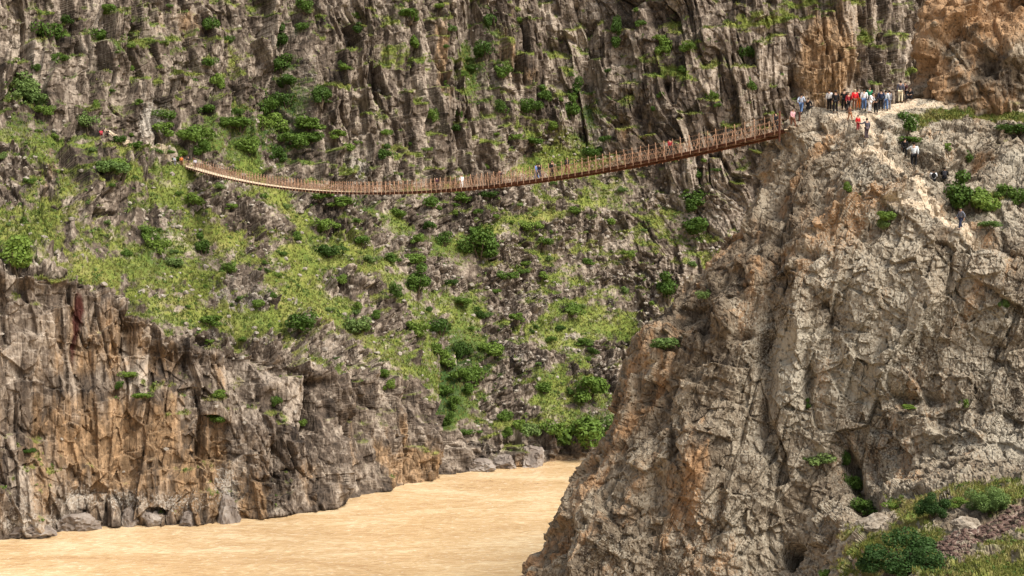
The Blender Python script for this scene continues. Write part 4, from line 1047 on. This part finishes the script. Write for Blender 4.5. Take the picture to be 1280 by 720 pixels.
for k, t in enumerate(post_t):
    for sgn in (-1, 1):
        b = deck(t + (.25 / 126) * sgn) + Bside * sgn * (HALF + .16) - Vector((0, 0, .3))
        lean = Bside * sgn * .10
        if k < 50:
            if post_src is None:
                post_src = bars("railing_post", [(Vector((0, 0, 0)), Vector((0, 0, POST_H + .3)))], RUST_L, bridge, .028)
                o = post_src
            else:
                o = post_src.copy(); COL.objects.link(o); o.parent = bridge
            o.location = b
            o.rotation_euler = (Vector((0, 0, 1.0)) + lean * (.3 + rp.random()) + Bdir * rp.uniform(-.05, .05)).to_track_quat('Z', 'Y').to_euler()
        else:
            rest.append((b, b + Vector((0, 0, POST_H + .3)) + lean))
bars("railing_post", rest, RUST_L, bridge, .028, kind='stuff')
for sgn in (-1, 1):
    for hz in (.45, .85, 1.25):
        bars("handrail_cable", [(deck(ts[k]) + Bside * sgn * (HALF + .17 + .04 * hz) + Vector((0, 0, hz)), deck(ts[k + 1]) + Bside * sgn * (HALF + .17 + .04 * hz) + Vector((0, 0, hz))) for k in range(NS)], RUST_L, bridge, .012)
    segs = []
    for k in range(264):
        a = deck(k / 264) + Bside * sgn * (HALF + .19); b = deck((k + 1) / 264) + Bside * sgn * (HALF + .19)
        segs += [(a + Vector((0, 0, .05)), b + Vector((0, 0, .95))), (a + Vector((0, 0, .95)), b + Vector((0, 0, .05)))]
    bars("railing_mesh", segs, RUST_L, bridge, .008)
for sgn in (-1, 1):                                             # under cables and anchor posts at both ends
    bars("carrying_cable", [(deck(ts[k]) + Bside * sgn * (HALF - .2) - Vector((0, 0, .22)), deck(ts[k + 1]) + Bside * sgn * (HALF - .2) - Vector((0, 0, .22))) for k in range(NS)], RUST, bridge, .035)
    for t in (0.002, .998):
        b = deck(t) + Bside * sgn * (HALF + .22)
        bars("anchor_post", [(b - Vector((0, 0, .9)), b + Vector((0, 0, 1.55)))], RUST, bridge, .06)

# ------------------------------------------------------------------ people
def skin(name, pts, edges, radii, root=0, sub=1):
    """One continuous surface grown round a skeleton."""
    me = bpy.data.meshes.new(name); me.from_pydata([tuple(p) for p in pts], edges, []); me.update()
    o = bpy.data.objects.new(name, me); COL.objects.link(o)
    m = o.modifiers.new("s", 'SKIN'); m.use_smooth_shade = True
    lay = me.skin_vertices[0] if len(me.skin_vertices) else None
    if lay is None:
        bm = bmesh.new(); bm.from_mesh(me); bm.verts.layers.skin.verify(); bm.to_mesh(me); bm.free(); lay = me.skin_vertices[0]
    for k, r in enumerate(radii):
        r = r if isinstance(r, tuple) else (r, r)
        lay.data[k].radius = r; lay.data[k].use_root = (k == root)
    s = o.modifiers.new("d", 'SUBSURF'); s.levels = sub; s.render_levels = sub
    dg = bpy.context.evaluated_depsgraph_get()
    out = bpy.data.meshes.new_from_object(o.evaluated_get(dg)); out.name = name
    bpy.data.objects.remove(o); bpy.data.meshes.remove(me)
    return out

SKINM = plain("skin", (.42, .25, .17), .6, .1)
HAIRM = plain("dark_hair", (.018, .013, .010), .7, .2)
EYEM = plain("dark_eye", (.02, .016, .014), .4)
SHOEM = plain("shoe_leather", (.03, .025, .022), .6, .2)
CLOTH = {}
def cloth(c):
    if c not in CLOTH: CLOTH[c] = plain("cloth_%d" % len(CLOTH), c, .85, .18, 14)
    return CLOTH[c]

def pose_points(pose):
    """Joint positions of a 1.72 m figure facing -Y (towards the viewer when not turned)."""
    J = dict(pel=(0, 0, .93), spi=(0, -.005, 1.12), che=(0, 0, 1.32), nec=(0, .005, 1.47), hed=(0, -.015, 1.56), top=(0, 0, 1.68))
    for s, L in ((1, 'l'), (-1, 'r')):
        J[L + 'sho'] = (.185 * s, 0, 1.40); J[L + 'elb'] = (.235 * s, .03, 1.12); J[L + 'wri'] = (.225 * s, -.05, .87)
        J[L + 'hip'] = (.095 * s, 0, .90); J[L + 'kne'] = (.105 * s, -.02, .49); J[L + 'ank'] = (.11 * s, .02, .09); J[L + 'toe'] = (.125 * s, -.15, .045)
    if pose == 'walk':
        J['lkne'] = (.10, -.17, .52); J['lank'] = (.10, -.22, .10); J['ltoe'] = (.11, -.38, .06)
        J['rkne'] = (-.10, .06, .49); J['rank'] = (-.10, .27, .14); J['rtoe'] = (-.11, .14, .045)
        J['lelb'] = (.25, .14, 1.15); J['lwri'] = (.24, .10, .90); J['relb'] = (-.25, -.07, 1.13); J['rwri'] = (-.21, -.25, .98)
    elif pose == 'reach':
        J['lelb'] = (.36, -.08, 1.26); J['lwri'] = (.56, -.16, 1.34)
        J['rkne'] = (-.12, -.12, .50); J['rank'] = (-.13, -.05, .10); J['rtoe'] = (-.15, -.21, .05)
    elif pose == 'phone':
        J['lelb'] = (.25, -.17, 1.20); J['lwri'] = (.09, -.34, 1.40); J['relb'] = (-.25, -.17, 1.20); J['rwri'] = (-.08, -.34, 1.40)
    elif pose == 'lean':
        for k, d in (('spi', .06), ('che', .16), ('nec', .24), ('hed', .29), ('top', .31)):
            x, y, z = J[k]; J[k] = (x, y - d, z - d * .35)
        for L, s in (('l', 1), ('r', -1)):
            J[L + 'sho'] = (.185 * s, -.18, 1.35); J[L + 'elb'] = (.22 * s, -.30, 1.09); J[L + 'wri'] = (.14 * s, -.46, .93)
    elif pose == 'sit':
        for k in list(J): x, y, z = J[k]; J[k] = (x, y, z - .62)
        for L, s in (('l', 1), ('r', -1)):
            J[L + 'hip'] = (.10 * s, 0, .28); J[L + 'kne'] = (.15 * s, -.40, .42); J[L + 'ank'] = (.14 * s, -.40, .06); J[L + 'toe'] = (.15 * s, -.57, .03)
            J[L + 'elb'] = (.25 * s, -.10, .55); J[L + 'wri'] = (.14 * s, -.33, .50)
    return {k: Vector(v) for k, v in J.items()}

def build_pose(pose):
    J = pose_points(pose)
    pts, rad, ed, ix = [], [], [], {}
    def add(n, p, r, link_=None):
        ix[n] = len(pts); pts.append(Vector(p)); rad.append(r)
        if link_ is not None: ed.append((ix[link_], ix[n]))
    add('pel', J['pel'], (.135, .10)); add('spi', J['spi'], (.12, .085), 'pel'); add('che', J['che'], (.145, .10), 'spi')
    add('nec', J['nec'], .055, 'che'); add('jaw', J['nec'].lerp(J['hed'], .75) + Vector((0, -.02, 0)), .062, 'nec'); add('hed', J['hed'] + Vector((0, 0, .03)), (.078, .092), 'jaw'); add('top', J['top'], .055, 'hed')
    add('nose', J['hed'] + Vector((0, -.115, .01)), .012, 'hed')
    for s, L in ((1, 'l'), (-1, 'r')):
        add(L + 'ear', J['hed'] + Vector((.088 * s, .01, .02)), .014, 'hed')
        add(L + 'sho', J[L + 'sho'], .056, 'che'); add(L + 'elb', J[L + 'elb'], .041, L + 'sho'); add(L + 'wri', J[L + 'wri'], .027, L + 'elb')
        d = (J[L + 'wri'] - J[L + 'elb']).normalized(); sd = d.cross(Vector((0, 1, .2))); sd.normalize(); fw = sd.cross(d)
        palm = J[L + 'wri'] + d * .06; add(L + 'palm', palm, (.032, .018), L + 'wri')
        for q, (off, ln) in enumerate(((-.030, .075), (-.010, .088), (.010, .082), (.028, .062))):
            a = palm + d * .035 + fw * off; add(L + 'f%d' % q, a, .009, L + 'palm')
            add(L + 'g%d' % q, a + d * ln * .6 + sd * .012 * s, .0085, L + 'f%d' % q); add(L + 'h%d' % q, a + d * ln * .95 + sd * .032 * s, .007, L + 'g%d' % q)
        add(L + 'th', J[L + 'wri'] + d * .035 - fw * .042, .011, L + 'palm'); add(L + 'tt', J[L + 'wri'] + d * .085 - fw * .058, .009, L + 'th')
        add(L + 'hip', J[L + 'hip'], .085, 'pel'); add(L + 'kne', J[L + 'kne'], .058, L + 'hip'); add(L + 'ank', J[L + 'ank'], .038, L + 'kne'); add(L + 'toe', J[L + 'toe'], (.036, .03), L + 'ank')
    parts = {}
    body = skin("body", pts, ed, rad)
    body.materials.append(SKINM); body.materials.append(EYEM)
    eyes = [J['hed'] + Vector((sx * .033, -.09, .035)) for sx in (1, -1)] + [J['hed'] + Vector((0, -.09, -.045))]
    for p in body.polygons:
        if any((p.center - e).length < .022 for e in eyes): p.material_index = 1
    parts['body'] = body
    def sub(name, chain, grow, mat, extra=None):
        pp, rr, ee, ii = [], [], [], {}
        for n, parent, r, pos in chain:
            ii[n] = len(pp); pp.append(pos if pos is not None else J[n]); rr.append(tuple(x + grow for x in r) if isinstance(r, tuple) else r + grow)
            if parent: ee.append((ii[parent], ii[n]))
        me = skin(name, pp, ee, rr); me.materials.append(mat); parts[name] = me
    cl = []
    cl += [('pel', None, (.150, .115), J['pel'] + Vector((0, 0, -.03))), ('spi', 'pel', (.14, .10), None), ('che', 'spi', (.16, .112), None), ('nec', 'che', (.062, .058), J['nec'] - Vector((0, 0, .045)))]
    for L in 'lr':
        cl += [(L + 'sho', 'che', .070, None), (L + 'elb', L + 'sho', .055, None), (L + 'cuf', L + 'elb', .042, J[L + 'elb'].lerp(J[L + 'wri'], .82))]
    sub('shirt', cl, .008, cloth((.5, .5, .5)))
    tr = [('pel', None, (.142, .11), J['pel'])]
    for L in 'lr':
        tr += [(L + 'hip', 'pel', .098, None), (L + 'kne', L + 'hip', .070, None), (L + 'hem', L + 'kne', .056, J[L + 'kne'].lerp(J[L + 'ank'], .93))]
    sub('trousers', tr, .006, cloth((.3, .3, .3)))
    for L in 'lr':
        me = skin('shoe', [J[L + 'ank'] + Vector((0, .03, -.04)), J[L + 'ank'].lerp(J[L + 'toe'], .5) + Vector((0, 0, -.02)), J[L + 'toe'] + Vector((0, -.03, 0))], [(0, 1), (1, 2)], [.05, .048, .042])
        me.materials.append(SHOEM); parts['shoe' + L] = me
    hc = J['hed'] + Vector((0, .012, .065))
    bm = bmesh.new(); bmesh.ops.create_uvsphere(bm, u_segments=14, v_segments=9, radius=1)
    for v in list(bm.verts):
        v.co = Vector((v.co.x * .092, v.co.y * .108 + .008, v.co.z * .095)) + hc
    bmesh.ops.delete(bm, geom=[v for v in bm.verts if v.co.z < hc.z - .01 and v.co.y < hc.y - .02 or v.co.z < hc.z - .085], context='VERTS')
    me = bpy.data.meshes.new("hair"); bm.to_mesh(me); bm.free(); me.materials.append(HAIRM); parts['hair'] = me
    bm = bmesh.new(); bmesh.ops.create_cube(bm, size=1)
    bmesh.ops.bevel(bm, geom=bm.edges[:] , offset=.22, segments=3, affect='EDGES')
    bc = J['che'] + Vector((0, .19, -.07))
    for v in bm.verts: v.co = Vector((v.co.x * .30, v.co.y * .20, v.co.z * .44)) + bc
    me = bpy.data.meshes.new("backpack"); bm.to_mesh(me); bm.free(); me.materials.append(cloth((.02, .02, .022))); parts['backpack'] = me
    return parts
POSES = {p: build_pose(p) for p in ('stand', 'walk', 'reach', 'phone', 'lean', 'sit')}

def person(loc, rz, pose, shirt, trousers, label, hgt=1.72, hair=(.018, .013, .010), pack=None, group=None):
    P_ = POSES[pose]
    e = bpy.data.objects.new("person", None); COL.objects.link(e); e.empty_display_size = .3
    e.location = loc; e.rotation_euler = (0, 0, rz); s = hgt / 1.72; e.scale = (s * 1.06, s * 1.06, s)
    def put(n, me, c=None):
        o = link(n, me, e)
        if c is not None:
            o.material_slots[0].link = 'OBJECT'; o.material_slots[0].material = cloth(c)
    put("body", P_['body']); put("shirt", P_['shirt'], shirt); put("trousers", P_['trousers'], trousers)
    put("shoe", P_['shoel']); put("shoe", P_['shoer']); put("hair", P_['hair'], hair)
    if pack: put("backpack", P_['backpack'], pack)
    return tag(e, label, "person", group)

K, W_C, NAVY, RED, DRED, GRY, CREAM, BLUE, JEAN, GREEN, ORG, PINK, BRN = (.012, .012, .014), (.72, .72, .74), (.02, .028, .06), (.55, .02, .025), (.22, .02, .025), (.16, .16, .18), (.62, .54, .38), (.13, .22, .50), (.10, .17, .33), (.02, .16, .07), (.60, .16, .03), (.55, .30, .32), (.14, .06, .035)
CROWD = "people gathered on top of the headland"
PI = math.pi
for px, py, hp, rz, pose, sh_, tr_, lab, kw in [
    (1044, 141, 29, PI, 'stand', K, K, "person in a black top with white marks on the back, front left of the crowd", dict(pack=None)),
    (1036, 138, 27, 2.4, 'stand', W_C, K, "person in white, leftmost of the crowd, behind the black top", {}),
    (1055, 138, 27, 2.9, 'phone', K, K, "person in black between the white marked top and the red shirts", {}),
    (1060, 140, 25, .4, 'stand', DRED, K, "person in a dark red top left of the bright red shirt", {}),
    (1068, 138, 27, 3.3, 'stand', RED, BRN, "person in a bright red shirt in the middle of the crowd", dict(hair=(.45, .38, .25))),
    (1073, 136, 26, .3, 'stand', K, ORG, "person in dark top and orange trousers right of the red shirt", {}),
    (1080, 138, 27, 2.8, 'stand', W_C, JEAN, "person in white shirt and blue jeans beside the orange trousers", {}),
    (1087, 141, 22, .8, 'lean', W_C, W_C, "person all in white leaning forward in the crowd", {}),
    (1095, 142, 19, -.9, 'lean', K, K, "person in black bending beside the one all in white", dict()),
    (1101, 138, 27, 3.0, 'stand', NAVY, K, "person in navy standing behind the bending one", {}),
    (1107, 138, 26, 2.6, 'stand', (.55, .6, .66), JEAN, "person in pale blue shirt and jeans at the right of the crowd", {}),
    (1111, 137, 25, 3.6, 'stand', GRY, GRY, "person in grey, rightmost of the crowd", {}),
    (1094, 127, 26, .2, 'stand', GREEN, K, "person in a green shirt standing behind the crowd", {}),
    (1122, 124, 28, 2.7, 'stand', (.10, .095, .12), CREAM, "person in dark top and cream trousers beside the outcrop", {}),
    (1129, 122, 25, -.6, 'phone', (.06, .02, .02), K, "person in dark maroon beside the cream trousers", {}),
    (1136, 121, 17, -.5, 'sit', K, K, "person in black sitting against the outcrop", {}),
]:
    p = G_NEAR(px, py); person(p - Vector((0, 0, .04)), rz, pose, sh_, tr_, lab, hgt=(hp * p.y / F if pose not in ('sit', 'lean') else 1.7), group=CROWD, **kw)
TRAILP = "people on the headland footpath"
for px, py, hp, rz, pose, sh_, tr_, lab, kw in [
    (1062, 151, 20, .5, 'walk', BRN, (.30, .13, .06), "small person in brown just in front of the crowd", {}),
    (1072, 163, 20, .3, 'stand', RED, DRED, "small person in red on the path below the crowd", {}),
    (1083, 174, 27, 3.5, 'reach', (.07, .065, .085), (.08, .06, .07), "person in dark grey stretching an arm on the path below the crowd", {}),
    (1131, 197, 25, 2.7, 'stand', K, K, "person in black jacket climbing the path beside the white shirt", {}),
    (1142, 210, 34, 2.9, 'reach', (.62, .66, .68), K, "person in pale shirt and black trousers raising an arm on the path", {}),
    (1167, 229, 17, 3.0, 'sit', W_C, K, "person in black and white sitting with a backpack beside the big bush", dict(pack=K)),
    (1179, 226, 17, 2.8, 'sit', K, K, "person in black sitting right of the backpack, beside the big bush", dict(pack=(.05, .05, .06))),
    (1201, 287, 28, -1.2, 'walk', (.14, .15, .19), NAVY, "lone man in grey shirt and dark trousers low on the footpath", {}),
]:
    p = G_NEAR(px, py); person(p - Vector((0, 0, .04)), rz, pose, sh_, tr_, lab, hgt=(hp * p.y / F if pose != 'sit' else 1.7), group=TRAILP, **kw)
def t_of(px):
    best = min((abs(project(np.array(deck(k / 2000)))[0] - px), k / 2000) for k in range(2001))
    return best[1]
BP_ = "people walking on the footbridge"
FWD = math.atan2(Bdir.x, -Bdir.y)            # facing along the bridge away from the headland
for px, off, hgt, rz, pose, sh_, tr_, lab, kw in [
    (988, -.2, 1.72, FWD + PI, 'walk', PINK, BRN, "person in pink checked shirt stepping off the right end of the bridge", {}),
    (974, .4, 1.7, FWD, 'walk', K, K, "person in black behind the pink shirt at the bridge's right end", {}),
    (837, 0, 1.7, FWD, 'walk', DRED, K, "lone walker in dark red on the right part of the bridge", {}),
    (709, 0, 1.85, FWD + PI, 'walk', K, BRN, "tall walker in black, rightmost of the group in mid bridge", {}),
    (691, .1, 1.75, FWD + PI, 'stand', K, K, "walker in black left of the tall one on the bridge", {}),
    (677, .3, 1.65, FWD, 'walk', K, NAVY, "walker in dark clothes close behind the blue shirt", {}),
    (669, -.2, 1.75, FWD, 'walk', BLUE, JEAN, "walker in blue shirt and jeans on the bridge", {}),
    (625, 0, 1.65, FWD, 'walk', (.06, .03, .03), K, "dark walker alone left of the blue shirt on the bridge", {}),
    (577, 0, 1.6, FWD + PI, 'stand', W_C, W_C, "person in white alone on the middle of the bridge", {}),
    (546, 0, 1.6, FWD, 'walk', (.05, .02, .03), K, "dark walker left of the person in white on the bridge", {}),
    (246, .3, 1.7, FWD, 'stand', (.45, .45, .5), K, "person in grey white, foremost at the bridge's left end", {}),
    (242, -.3, 1.7, FWD + 2.6, 'stand', (.10, .06, .12), DRED, "person in dark purple at the bridge's left end", {}),
]:
    p = deck(t_of(px)) + Bside * off + Vector((0, 0, .05))
    person(p, rz, pose, sh_, tr_, lab, hgt=hgt, group=BP_, **kw)
for px, py, rz, pose, sh_, tr_, lab, grp in [
    (1001, 142, 2.6, 'walk', (.40, .45, .55), JEAN, "person in pale blue behind the brow at the bridge's right end", CROWD),
    (1010, 138, 2.4, 'sit', K, K, "person in black just over the brow left of the crowd", CROWD),
    (219, 207, .6, 'stand', (.42, .45, .48), GRY, "person in pale grey waiting left of the bridge's left end", "people waiting at the bridge's left end"),
    (227, 207, .3, 'stand', ORG, BRN, "person in orange waiting at the bridge's left end", "people waiting at the bridge's left end"),
    (235, 207, .1, 'stand', K, K, "person in black right of the orange top", "people waiting at the bridge's left end"),
    (126, 169, .4, 'sit', (.42, .03, .06), DRED, "person in red sitting beside the far path", "people resting by the far path"),
    (134, 169, .2, 'sit', K, K, "person in black sitting right of the one in red by the far path", "people resting by the far path"),
]:
    w_ = G_NEAR if px > 900 else G_FAR
    person(w_(px, py) - Vector((0, 0, .04)), rz, pose, sh_, tr_, lab, 1.7, group=grp)
